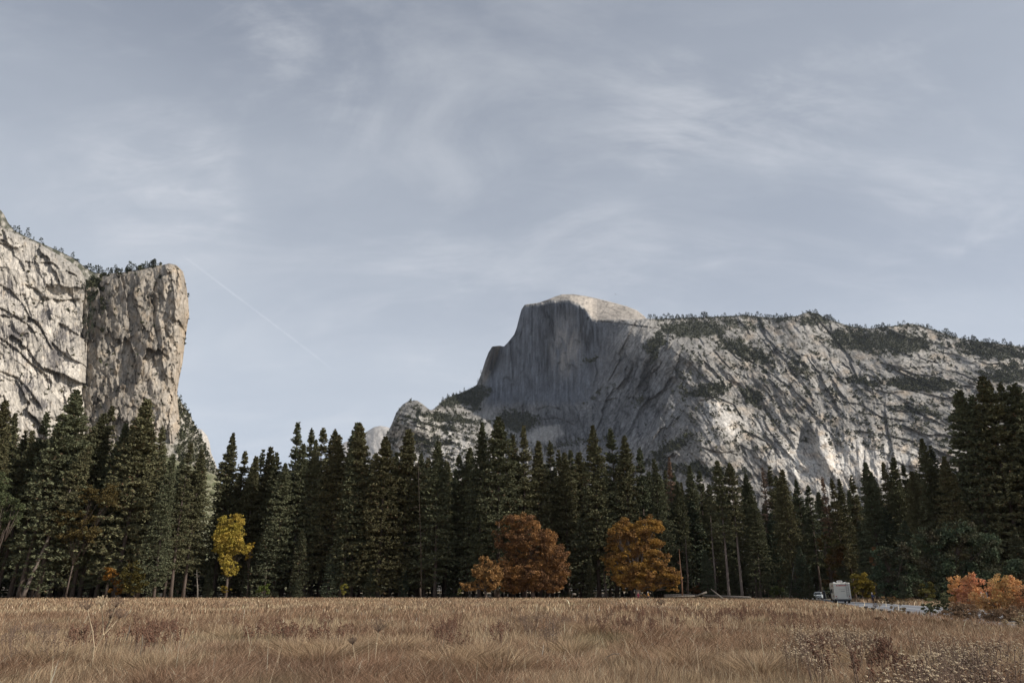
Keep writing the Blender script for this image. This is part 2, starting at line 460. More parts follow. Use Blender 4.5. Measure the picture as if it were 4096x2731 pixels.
def roofs(x, y, lines, amp=5.0, fall=6.0):
    """overhanging ledges: the rock under each line is set back"""
    out = 0
    for ln in lines:
        p = np.array(ln, float); yl = np.interp(x, p[:, 0], p[:, 1]) + .8*fbm(x/3, x*0+p[0, 1], 3, int(p[0, 0]*7+p[0, 1]))
        w = sstep(p[0, 0]-1.5, p[0, 0]+2, x)*(1-sstep(p[-1, 0]-3, p[-1, 0]+1.5, x))
        d = y-yl; out = out + w*(amp*sstep(-.3, .5, d)*np.exp(-np.maximum(d, 0)/fall) - .35*amp*np.exp(-(np.minimum(d, 0)/4)**2)*(d < 0))
    return out
LEDGE_R = [[(596, 320.4), (621, 322.8), (667, 329)], [(559, 371), (568, 364), (577, 358)], [(672, 350), (690, 362), (705, 378), (720, 388)], [(700, 400), (716, 396), (734, 404), (744, 420)], [(540, 408), (548, 405), (562, 409)],
 [(586, 396), (600, 401), (618, 397)], [(525, 421), (557, 417), (575, 424)], [(735, 352), (760, 366), (790, 386), (815, 410)], [(770, 345), (800, 362), (822, 372)], [(838, 400), (862, 404), (880, 416), (905, 420)], [(700, 446), (720, 452), (740, 450)], [(745, 430), (765, 440), (782, 458)],
 [(905, 402), (930, 406), (950, 404)], [(880, 362), (905, 368), (925, 366)], [(410, 440), (432, 446), (455, 441)], [(430, 425), (455, 430), (480, 426)], [(400, 418), (410, 424), (424, 427)], [(855, 430), (880, 433), (915, 441)]]
def relief_R(x, y):
    wx = x + 6*fbm(x/40, y/40, 3, 5); wy = y + 6*fbm(x/40, y/40, 3, 9)
    u50, v50 = rot(wx, wy, 52); u15, v15 = rot(wx, wy, 18); u80, v80 = rot(wx, wy, 84); um, vm = rot(wx, wy, 118)
    w80 = np.exp(-((x-535)/55)**2) + 0.9*ell(x, y, 850, 455, 70, 40) + 0.5*ell(x, y, 725, 430, 30, 40)
    w118 = np.exp(-((x-640)/40)**2)*1.0 + 0.6*np.exp(-((x-430)/40)**2)
    w50 = np.exp(-((x-770)/75)**2)
    w15 = sstep(840, 980, x) + 0.5*np.exp(-((x-430)/50)**2)
    t = w80+w118+w50+w15+1e-3
    r = 0
    for (w, ang, s) in ((w80, 84, 1), (w118, 118, 2), (w50, 52, 3), (w15, 18, 4)):
        uu, vv = rot(wx, wy, ang)
        q = 5.0*ridged(vv/24, uu/60, 1, 20+s) + 1.6*ridged(vv/9.5, uu/32, 1, 40+s)
        q = q + .95*facets(x, y, 14, 4.5, ang, 70+s)[0] + 1.1*facets(x, y, 6, 4.0, ang, 75+s)[0] + 1.1*facets(x, y, 2.8, 3.0, ang, 79+s)[0]
        r = r + w/t*q
    r = r + 1.6*fbm(x/26, y/20, 4, 77, .55)
    r = r*(1-.75*np.clip(1.3*ell(x, y, 729, 425, 30, 15, 82)+ell(x, y, 880, 358, 30, 8, 5)+.9*ell(x, y, 800, 345, 22, 8, 20)+.8*ell(x, y, 905, 396, 22, 5, 5)+.7*ell(x, y, 695, 352, 12, 8, 30), 0, 1))
    r = r + roofs(x, y, LEDGE_R, 3.2, 4.0)
    face = m_face(x, y)
    fr = 1.3*ridged(x/11, y/90, 2, 91) + .8*facets(x, y, 8, 5, 88, 92)[0] + .9*facets(x, y, 3, 5, 90, 94)[0] + 1.2*fbm(x/34, y/40, 2, 95)
    r = r*(1-face) + fr*face
    cap = sstep(0.0, -2.0, y-CAPB(x))*(x < 655)
    r = r*(1-cap) + cap*(0.9*fbm(x/14, y/6, 3, 97)+0.7*ridged(x/9, y/3, 2, 98))
    return r
def YR(x, y):
    Y = rbfR(x, y)
    cap = np.maximum(CAPB(x)-y, 0)*(x < 655)
    Y = Y + cap*13.0 + 26*np.sqrt(cap+1e-6)
    # rounded shoulder just under the skyline
    d = np.maximum(y-skyR(x), 0)
    Y = Y + 26*np.exp(-d/1.6)*(x > 655) + 30*np.exp(-d/2.5)*(x < 440)
    # buttress knob on the left and the bright slab low in the middle
    Y = Y - 150*ell(x, y, 412, 415, 22, 26, 70) + 90*ell(x, y, 440, 420, 10, 14)
    Y = Y - 95*ell(x, y, 545, 437, 26, 16, -15) - 60*ell(x, y, 715, 425, 34, 20, 80) - 70*ell(x, y, 690, 350, 22, 14, 25)
    Y = Y + 55*ell(x, y, 808, 447, 20, 8, 72) - 60*ell(x, y, 822, 447, 24, 7, 72) - 60*ell(x, y, 640, 372, 20, 4, 105) 
    xc = 496.5-(y-346)*0.36; tt = (x-xc)/3.2; Y = Y + 120*(sstep(-1.2, 1.0, tt)-sstep(1.0, 5.0, tt))*sstep(340, 347, y)*(1-sstep(368, 384, y))*(x < 515)
    Y = Y + 60*ell(x, y, 518, 416, 20, 10)
    return Y + relief_R(x, y)*Y/740.0
VEG_R = [(695,329,34,10,0,1.1),(655,344,7,19,20,1.1),(748,352,36,9,22,.9),(880,341,60,13,3,1.15),(990,350,42,9,8,1.0),(920,384,36,7,2,1.15),(1010,374,34,12,0,.8),
 (706,391,24,6,-10,1.0),(752,396,17,9,40,.8),(829,393,18,8,10,.5),(672,447,28,7,-35,.8),(800,366,20,7,35,.7),(858,381,26,4,8,.8),(740,324,50,6,5,.6),(815,320,20,7,0,.9),
 (462,398,20,9,-8,1.5),(478,398,9,12,30,1.3),(450,418,42,3.2,8,1.0),(440,427,40,2.5,14,.9),(430,441,34,3,6,.8),(517,420,18,10,5,1.5),(500,440,20,8,10,.8),(415,416,10,4,-40,.5),
 (560,445,60,3,-8,.5),(600,392,30,3,-35,.35),(588,362,8,3,-30,.6),(915,410,40,5,5,.6),(700,470,60,6,5,.7),(640,400,8,12,10,.4),(775,420,10,4,45,.5)]
def vegR(x, y):
    v = 0
    x0, y0 = x, y
    x = x + 9*fbm(x0/14, y0/9, 3, 311); y = y + 6*fbm(x0/16, y0/8, 3, 313)
    for (cx, cy, rx, ry, a, s) in VEG_R: v = np.maximum(v, s*ell(x, y, cx, cy, rx, ry, a))
    x, y = x0, y0; u, w = rot(x, y, 28)
    n = np.clip(0.5+1.9*fbm(u/6, w/2.4, 4, 301, .7), 0, 1.2); n2 = np.clip(0.5+1.6*fbm(u/18, w/7, 3, 305), 0, 1)
    top = 0.62*np.exp(-np.maximum(y-skyR(x), 0)/9)*(x > 655)
    scat = 0.24*sstep(640, 690, x)*(1-sstep(440, 470, y)) + .3*sstep(395, 405, y)*(x < 480)
    v = np.maximum(np.maximum(v*.95, top), scat)
    return np.clip((v*1.15 + 0.02 - n*0.62 - n2*.26)*4.2, 0, 1)
def seams(v, u, lam, seed, w=.09):
    """thin dark joints where soil and lichen gather"""
    p = perlin(v/lam+.8*fbm(v/lam/2, u/lam/6, 2, seed+3), u/lam/5, seed)
    m = np.clip(.2+2.0*fbm(v/lam/2, u/lam/3, 2, seed+7), 0, 1)
    return np.exp(-(p/w)**2)*m
def colR(x, y):
    n = fbm(x/22, y/18, 4, 201, .55)[..., None]; f = fbm(x/2.3, y/2.3, 3, 203, .6)[..., None]
    c = np.array([0.315, 0.298, 0.275])*(1+0.4*n+0.5*f)
    ff = 0
    for (ang, wt) in ((84, np.exp(-((x-535)/60)**2)), (118, np.exp(-((x-640)/45)**2)), (52, np.exp(-((x-770)/80)**2)), (18, sstep(840, 980, x)+(x < 480)*.8)):
        a_, b_, e_ = facets(x, y, 4.5, 4.2, ang, 401); g_, h_, k_ = facets(x, y, 10, 4.5, ang, 402)
        ff = ff + wt*(.2*b_+.16*h_-.5*np.exp(-(e_/.10)**2)-.4*np.exp(-(k_/.06)**2))
    c = c*(1+ff)[..., None]
    u, v = rot(x, y, 50)
    st = fbm(v/3.0, u/26, 3, 207, .6)
    c = c*(1+0.35*st[..., None])
    warm = np.clip(fbm(x/14, y/9, 3, 209)*1.6, 0, 1)*sstep(640, 760, x)
    c = blend(c, c*np.array([1.15, 1.0, 0.84]), warm)
    sm = 0
    for (ang, lam, sd, wt) in ((50, 6, 231, sstep(690, 720, x)*(1-sstep(880, 960, x))), (50, 2.6, 233, sstep(660, 700, x)), (14, 5, 235, sstep(820, 900, x)+.6*(x < 480)), (84, 4.5, 237, ell(x, y, 850, 460, 80, 40)+.5*(x < 700)), (122, 7, 239, ell(x, y, 630, 400, 70, 80)), (122, 3, 241, ell(x, y, 620, 410, 80, 70)), (65, 9, 243, ell(x, y, 590, 410, 90, 60))):
        u_, v_ = rot(x, y, ang); sm = np.maximum(sm, seams(v_, u_, lam, sd)*np.clip(wt, 0, 1))
    c = c*(1-.78*np.clip(sm, 0, 1))[..., None]
    low = ell(x, y, 845, 462, 75, 26) + 0.8*ell(x, y, 430, 455, 70, 30) + 0.6*ell(x, y, 722, 425, 20, 26)
    c = c*(1+1.1*np.clip(low, 0, 1)[..., None])  # sunlight on the lower slabs painted in as paler rock
    face = m_face(x, y)
    c = blend(c, (1-.4*np.maximum(seams(rot(x, y, 88)[1], rot(x, y, 88)[0], 3.2, 451, .12), seams(rot(x, y, 91)[1], rot(x, y, 91)[0], 7, 453, .06)))[..., None]*np.array([0.118, 0.128, 0.148])*(1+0.55*fbm(x/2.2, y/36, 4, 211, .7)[..., None]*1.7+0.2*f+.35*fbm(x/9, y/14, 3, 219)[..., None]), face)  # the face's shade is put into its colour, darker and bluer
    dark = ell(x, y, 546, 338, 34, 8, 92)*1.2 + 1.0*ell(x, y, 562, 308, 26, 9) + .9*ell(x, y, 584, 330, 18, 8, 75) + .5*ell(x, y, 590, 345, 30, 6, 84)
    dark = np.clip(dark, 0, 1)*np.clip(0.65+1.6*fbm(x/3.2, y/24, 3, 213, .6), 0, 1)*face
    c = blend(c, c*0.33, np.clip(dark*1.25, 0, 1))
    tanp = np.clip(ell(x, y, 566, 347, 28, 14, 92)*1.2, 0, 1)*face*np.clip(.6+1.2*fbm(x/5, y/20, 3, 217), 0, 1)
    c = blend(c, np.array([0.30, 0.28, 0.26])*(1+0.2*f+.4*fbm(x/2, y/20, 3, 218)[..., None]), tanp*.8)
    cap = sstep(0.0, -1.5, y-CAPB(x))*(x < 652)
    c = blend(c, np.array([0.44, 0.39, 0.335])*(1+0.3*n+0.4*f-.4*np.exp(-(facets(x, y, 5, 3.5, 12, 411)[2]/.1)**2)[..., None]), cap)  # sunlit cap painted paler and warmer than the face below
    shd = np.clip(ell(x, y, 600, 400, 85, 60)*1.3, 0, 1)*(1-face); c = blend(c, c*np.array([.52, .56, .63]), shd); c = blend(c, np.array([.42, .40, .37])*(1+.3*f), np.clip(1.6*ell(x, y, 545, 434, 20, 9, -15)-.5+.9*fbm(x/5, y/8, 3, 431), 0, .65))  # shade on this slope painted darker and bluer, the sunlit slab painted paler
    pin = np.exp(-((x-(496.5-(y-346)*0.36))/2.6)**2)*sstep(342, 346, y)*(1-sstep(370, 386, y))
    c = blend(c, np.array([0.46, 0.40, 0.32])*(1+0.2*f), np.clip(pin*1.2, 0, .6)*(x < 504))  # sunlit strip down the pinnacle, painted on as pale tan
    v = vegR(x, y)
    g = np.array([0.044, 0.046, 0.028])*(1+0.5*fbm(x/5, y/5, 3, 221)[..., None])
    return np.clip(blend(c, g, v*0.88), 0.012, 0.8)
def uR(u, v):
    x = 386 + u*(1090-386); t = skyR(x); return x, t + (590-t)*v
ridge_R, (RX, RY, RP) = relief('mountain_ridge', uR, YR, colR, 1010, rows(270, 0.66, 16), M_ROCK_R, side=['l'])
tag(ridge_R, 'granite half dome with sheer shaded face and the long wooded ridge right of it', kind='structure')

# ---- pale far shoulders behind
def simple_hill(name, sky, Y0, slope, x0, x1, mat, col, seed, label, amp=1.0):
    sk = prof(sky)
    def Yf(x, y):
        d = np.maximum(y-sk(x), 0); Y = Y0 - slope*np.minimum(d, 120)
        u, v = rot(x, y, 60)
        return Y + (2.0*ridged(v/14, u/40, 2, seed)+1.0*fbm(x/5, y/5, 3, seed+3))*amp*Y/740 + 40*np.exp(-d/1.5)
    def cf(x, y):
        f = fbm(x/3, y/3, 4, seed+5, .6)[..., None]; return np.array(col)*(1+0.3*f)
    def uf(u, v):
        x = x0+u*(x1-x0); t = sk(x); return x, t+(590-t)*v
    o, d = relief(name, uf, Yf, cf, int((x1-x0)/0.9), rows(90, 0.6, 10), mat, side=['l', 'r'])
    tag(o, label, kind='structure'); return o, d
simple_hill('far_mountain', [(318, 470), (330, 455), (337, 446), (345, 441.5), (355, 438), (367.5, 430.5), (374, 426.5), (380.3, 425.2), (387.5, 426.5), (396, 430), (410, 440)], 5200, 7, 318, 410,
            M_ROCK_R, (0.44, 0.42, 0.40), 500, 'pale bare granite dome far behind the knob')
simple_hill('distant_summit', [(424, 413), (430, 410.5), (434, 408), (438, 404.5), (443, 402), (450, 404)], 5600, 7, 424, 450, M_ROCK_R, (0.40, 0.38, 0.36), 520, 'sliver of pale summit behind the saddle', .6)

# ---- left cliffs
WALL = prof([(-70, 196), (-20, 214), (0, 226), (10, 231), (19.3, 234.2), (43.8, 246), (57.9, 254), (70.2, 261.4), (78, 267), (82, 272), (90, 292)])
LEDGE_W = [[(-30, 232), (0, 242), (18, 248)], [(25.4, 284), (33, 287), (42, 293)], [(66, 270), (77, 275)], [(-40, 262), (0, 284), (10.5, 289.5), (22.8, 303.5), (29.8, 315.8), (40.3, 326.3), (52.6, 349)], [(-40, 290), (0, 307), (14, 314), (26.3, 322.8), (35, 331.5)],
 [(-50, 310), (0, 336.8), (17.5, 349), (31.6, 363), (49, 376)], [(-30, 360), (0, 370), (17.5, 377), (29.8, 389.4), (42, 407)], [(40, 262), (52, 262), (60, 268)], [(58, 322), (67, 326)], [(42, 296), (60, 300), (80, 298)]]
def YW(x, y):
    d = y-WALL(x)
    Y = 1130 + (x+70)*1.15 - np.maximum(d, 0)*0.25
    wx = x+4*fbm(x/20, y/20, 3, 31); wy = y+4*fbm(x/20, y/20, 3, 33)
    u, v = rot(wx, wy, 40); u2, v2 = rot(wx, wy, 78)
    r = 3.4*ridged(v/30, u/90, 1, 35) + .9*fbm(x/8, y/8, 4, 39) + .6*facets(x, y, 26, 1.8, 42, 45)[0] + .55*facets(x, y, 10, 2.6, 72, 46)[0] + .55*facets(x, y, 4, 3, 82, 47)[0] + roofs(x, y, LEDGE_W, 3.8, 3.5)
    return Y + r*Y/740 + 14*np.exp(-np.maximum(d, 0)/1.5) + 45*sstep(79, 92, x)
def streaks(x, y, seed, ang=83, wl=1.6):
    u, v = rot(x, y, ang); return np.clip(fbm(v/wl, u/30, 3, seed, .6)*1.3+fbm(x/22, y/18, 2, seed+3)*0.9, 0, 1)
def colW(x, y):
    f = fbm(x/2.2, y/2.2, 3, 51, .6)[..., None]; n = fbm(x/15, y/12, 3, 53)[..., None]
    c = np.array([0.50, 0.46, 0.405])*(1+0.18*n+0.3*f)
    a_, b_, e_ = facets(x, y, 26, 1.8, 42, 45); g_, h_, k_ = facets(x, y, 10, 2.2, 70, 46)
    c = c*(1+.14*b_+.14*h_-.4*np.exp(-(e_/.05)**2)-.35*np.exp(-(k_/.07)**2))[..., None]
    u_, v_ = rot(x, y, 42); c = c*(1-.3*seams(v_, u_, 9, 255))[..., None]
    bright = sstep(330, 410, y)*0.16; c = c*(1+bright[..., None])
    d = streaks(x, y, 55, 84, 1.2)*np.clip(.12+ell(x, y, 25, 320, 60, 26, 45)*1.2+ell(x, y, 8, 370, 30, 34, 0)*.9+.25+ell(x, y, 52, 345, 30, 26, 40)*.6+ell(x, y, 35, 395, 14, 4, 45), 0, 1)
    c = blend(c, np.array([0.13, 0.12, 0.12]), np.clip(d*4.2-.25, 0, .88))
    grey = np.exp(-np.maximum(y-WALL(x), 0)/14); c = blend(c, np.array([0.33, 0.31, 0.28])*(1+.25*f), np.clip(grey*.8, 0, 1))
    ora = np.clip(fbm(x/6, y/8, 3, 57)*2-0.5, 0, 1); c = blend(c, np.array([0.55, 0.43, 0.30]), ora*.5)
    v = np.clip(fbm(x/5, y/3, 4, 59, .6)*3-1.5, 0, 1)
    return np.clip(blend(c, np.array([0.07, 0.07, 0.04]), v*.8), .02, .8)
def uW(u, v):
    x = -70+u*(92+70); t = WALL(x); return x, t+(590-t)*v
cliff_wall, (WX, WY, WP) = relief('cliff_wall', uW, YW, colW, 260, rows(270, 0.72, 12), M_ROCK_L)
tag(cliff_wall, 'streaked pale granite wall left of the square buttress', kind='structure')

COLTOP = prof([(80, 284), (86, 283), (91.2, 280.7), (98, 277), (112, 273), (122.8, 272), (143.8, 268.6), (150.8, 265.8), (163, 264.5), (169, 263), (176, 264.5), (180.6, 268.7), (183.5, 272), (186, 275.4)])
COLR = prof([(263, 183), (268, 185), (275.4, 186.6), (287.7, 188.2), (305.2, 189.2), (309, 188.2), (314, 187.3), (333.3, 185), (357.8, 182.4), (375.4, 179.2), (391, 177), (400, 177.5), (430, 181), (470, 190), (590, 215)])
def YC(x, y):
    e = COLR(y)-x
    Y = 1330 + (x-80)*0.25 - (y-270)*0.35
    Y = Y + 60*np.exp(-np.maximum(e, 0)/5.5)
    d = np.maximum(y-COLTOP(x), 0)
    wx = x+4*fbm(x/18, y/25, 3, 131); u, v = rot(wx, y, 86); u2, v2 = rot(wx, y, 60)
    r = 2.6*ridged(v/26, u/70, 1, 135) + 1.0*facets(x, y, 17, 2.6, 86, 145)[0] + .9*facets(x, y, 7, 2.2, 84, 146)[0] + .9*facets(x, y, 3, 1.8, 80, 147)[0] + 1.2*fbm(x/12, y/10, 4, 139, .6)
    return Y + r*Y/740 + 25*np.exp(-d/2.5) + 14*np.exp(-np.maximum(x-82, 0)/9)
def colC(x, y):
    f = fbm(x/2.0, y/2.6, 4, 151, .65)[..., None]; n = fbm(x/14, y/18, 3, 153)[..., None]
    c = np.array([0.36, 0.322, 0.275])*(1+0.25*n+0.45*f)
    a_, b_, e_ = facets(x, y, 7, 2.2, 84, 146); g_, h_, k_ = facets(x, y, 17, 2.6, 86, 145)
    c = c*(1+.13*b_+.12*h_-.35*np.exp(-(e_/.08)**2)-.35*np.exp(-(k_/.05)**2))[..., None]
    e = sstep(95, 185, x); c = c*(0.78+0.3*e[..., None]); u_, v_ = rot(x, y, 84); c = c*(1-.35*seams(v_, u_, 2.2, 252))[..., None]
    ora = np.clip(fbm(x/7, y/12, 3, 157)*2.2-.2+e*.35, 0, 1); c = blend(c, np.array([0.56, 0.42, 0.27])*(1+.2*f), ora*.3)
    c = blend(c, np.array([0.58, 0.42, 0.26]), np.clip(np.exp(-np.maximum(COLR(y)-x, 0)/4), 0, 1)*.3)  # low sun on the right edge painted in as a warm tint
    dk = np.clip(fbm(x/1.8, y/9, 3, 159, .6)*2.4-.9, 0, 1); c = blend(c, c*.35, dk)
    v = np.clip(fbm(x/5, y/4, 4, 161, .6)*3.2-1.45+1.4*ell(x, y, 96, 295, 26, 12, 84)+1.6*np.exp(-np.maximum(y-COLTOP(x), 0)/4)*(x < 162), 0, 1)
    return np.clip(blend(c, np.array([0.055, 0.056, 0.035]), v*.85), .02, .8)
def uC(u, v):
    yy = 263+(590-263)*v
    x = 80+u*(COLR(yy)-80); t = COLTOP(x); return x, t+(590-t)*v
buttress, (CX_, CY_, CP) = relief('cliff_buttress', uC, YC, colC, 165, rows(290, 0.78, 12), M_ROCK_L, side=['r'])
tag(buttress, 'square topped granite buttress lit along its right edge', kind='structure')

def hill_veg(name, sky, Y0, slope, x0, x1, seed, label, rock=(0.40, .37, .32), veg=(0.075, 0.075, 0.045), vk=.5, deep=90):
    sk = prof(sky)
    def Yf(x, y):
        d = np.maximum(y-sk(x), 0); u, v = rot(x, y, 70)
        return Y0 - slope*np.minimum(d, deep) + (1.8*ridged(v/9, u/30, 2, seed)+1.4*fbm(x/6, y/6, 4, seed+2))*Y0/740 + 15*np.exp(-d/1.5)
    def cf(x, y):
        f = fbm(x/2.4, y/2.4, 3, seed+5, .6)[..., None]; v = np.clip(fbm(x/6, y/6, 4, seed+7, .6)*2.5+vk, 0, 1)
        return np.clip(blend(np.array(rock)*(1+.3*f), np.array(veg)*(1+.5*f), v*.9), .02, .8)
    def uf(u, v):
        x = x0+u*(x1-x0); t = sk(x); return x, t+(590-t)*v
    o, d = relief(name, uf, Yf, cf, int((x1-x0)/.6), rows(170, .8, 12), M_ROCK_L, side=['r'])
    tag(o, label, kind='structure'); return o, d
shoulder, (SX, SY, SP) = hill_veg('cliff_shoulder', [(150, 380), (177.5, 393), (178, 395.5), (183.3, 405), (189.4, 413), (194.7, 424.5), (200, 434), (206, 447), (209.6, 455), (217.5, 470), (222, 485), (235, 520), (260, 560)],
    1420, 2.2, 150, 260, 600, 'brushy shoulder of rock descending right of the buttress')
hill_veg('far_knob', [(188, 430), (194.7, 427), (201.7, 429), (207, 435), (209.6, 442), (211, 452), (214.8, 461), (218, 470), (226, 500)], 2100, 2.0, 188, 226, 640, 'small pale cliff behind the brushy shoulder', (0.5, .47, .43), vk=-.6)
hill_veg('high_rim', [(-70, 180), (-20, 198), (0, 209), (4, 214), (8, 222), (14, 230), (30, 238), (60, 251), (74, 258), (84, 266), (94, 272), (110, 274)], 1460, 5, -70, 110, 660, 'wooded rim behind the top of the left cliff', veg=(.05, .055, .03), vk=.75, deep=12)
hill_veg('valley_slope', [(120, 440), (205, 470), (215, 474), (235, 500), (290, 530), (360, 545), (430, 552)], 900, 3.0, 120, 430, 700, 'sunlit yellow green slope beyond the trees', (0.26, .25, .16), (0.11, 0.12, 0.055), .35)

# ------------------------------------------------------------------ ground and road
def build_ground():
    xs = np.concatenate([-np.geomspace(9000, 130, 22), np.linspace(-125, 125, 126), np.geomspace(130, 9000, 22)])
    ys = np.concatenate([-np.geomspace(3000, 20, 10), np.linspace(0, 240, 121), np.geomspace(245, 9000, 25)])
    X, Y = np.meshgrid(xs, ys)
    Z = 0.10*perlin(X/9, Y/9, 3)*np.exp(-(X*X+Y*Y)/200**2)*(1-sstep(60, 90, Y)*sstep(10, 40, X))
    Z = np.where((Y > 50) & (X > 25), 0, Z)
    V = np.stack([X, Y, Z], -1).reshape(-1, 3)
    h, w = X.shape; idx = np.arange(h*w).reshape(h, w)
    F = np.stack([idx[:-1, :-1], idx[:-1, 1:], idx[1:, 1:], idx[1:, :-1]], -1).reshape(-1, 4)
    n = fbm(X/6, Y/14, 4, 901)[..., None]
    c = np.array([0.20, 0.145, 0.095])*(1+.35*n)
    c = blend(c, np.array([0.34, 0.27, 0.18]), sstep(45, 120, Y))
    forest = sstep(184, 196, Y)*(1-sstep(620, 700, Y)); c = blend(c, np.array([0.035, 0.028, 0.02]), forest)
    m, N, L, b = mat_new('meadow_soil'); b.inputs['Roughness'].default_value = 1
    a = N.new('ShaderNodeAttribute'); a.attribute_name = 'Col'
    nn = node_noise(N, L, 2.2, 8, .7); L.new(node_mul(N, L, a.outputs['Color'], node_map(N, L, nn, .3, .7, .7, 1.3)), b.inputs['Base Color'])
    bp = N.new('ShaderNodeBump'); bp.inputs['Distance'].default_value = .12; L.new(nn, bp.inputs['Height']); L.new(bp.outputs[0], b.inputs['Normal'])
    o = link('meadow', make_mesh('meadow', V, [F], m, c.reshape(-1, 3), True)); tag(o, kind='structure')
build_ground()
def gz(x, y): 
    if y > 50 and x > 25: return 0.0
    return float(0.10*perlin(x/9, y/9, 3)*math.exp(-(x*x+y*y)/200**2)*(1-sstep(60, 90, y)*sstep(10, 40, x)))

ROAD_FAR = [(800, 596.6), (825, 598.6), (850, 601.2), (876, 602.5), (905, 604.2), (937, 606.2), (985, 610), (1040, 616), (1100, 624)]
ROAD_NEAR = [(798, 597.4), (822, 600.0), (846, 604.2), (876, 609.3), (900, 612.8), (930, 617), (975, 624), (1030, 634), (1100, 650)]
def build_road():
    t = np.linspace(0, 1, 60)
    def curve(pts):
        p = np.array([ground(x, y) for x, y in pts]); s = np.linspace(0, 1, len(p))
        return np.stack([np.interp(t, s, p[:, 0]), np.interp(t, s, p[:, 1])], -1)
    A, B = curve(ROAD_FAR), curve(ROAD_NEAR)
    def strip(a, b, z, name, mat, parent=None):
        P = A + (B-A)*a; Q = A + (B-A)*b; n = len(P)
        V = np.concatenate([np.c_[P, np.full(n, z)], np.c_[Q, np.full(n, z)]])
        F = np.array([(i, i+1, n+i+1, n+i) for i in range(n-1)])
        o = link(name, make_mesh(name, V, [F], mat), parent); return o
    asphalt = plain('asphalt', (0.17, 0.175, 0.19), .85, noise=.25, nscale=1.2)
    line = plain('road_paint', (0.62, 0.62, 0.6), .7, noise=.2, nscale=3)
    sh = plain('gravel_shoulder', (0.36, 0.30, 0.22), .95, noise=.3, nscale=2)
    tag(strip(-.16, 1.12, 0.012, 'road_shoulder', sh), kind='structure')
    r = strip(0, 1, 0.030, 'road', asphalt); tag(r, kind='structure')
    for a, w in ((.10, .02), (.46, .02), (.50, .0), (.88, .02)):
        if w: tag(strip(a, a+w, 0.036, 'road_line', line), kind='structure')
build_road()

# ------------------------------------------------------------------ foliage geometry
def diamonds(C, D, Ln, W, r=None):
    """leaf-like four-point faces starting at C along D"""
    r = rng if r is None else r
    n = len(C)
    rv = r.normal(size=(n, 3)); S = np.cross(D, rv); S /= np.linalg.norm(S, axis=1, keepdims=True)+1e-9
    Ln = np.broadcast_to(np.asarray(Ln, float), (n,))[:, None]; W = np.broadcast_to(np.asarray(W, float), (n,))[:, None]
    V = np.stack([C, C+D*Ln*.5+S*W*.5, C+D*Ln, C+D*Ln*.5-S*W*.5], 1).reshape(-1, 3)
    F = np.arange(4*n).reshape(n, 4)
    return V, F
def unit(v): return v/(np.linalg.norm(v, axis=-1, keepdims=True)+1e-9)

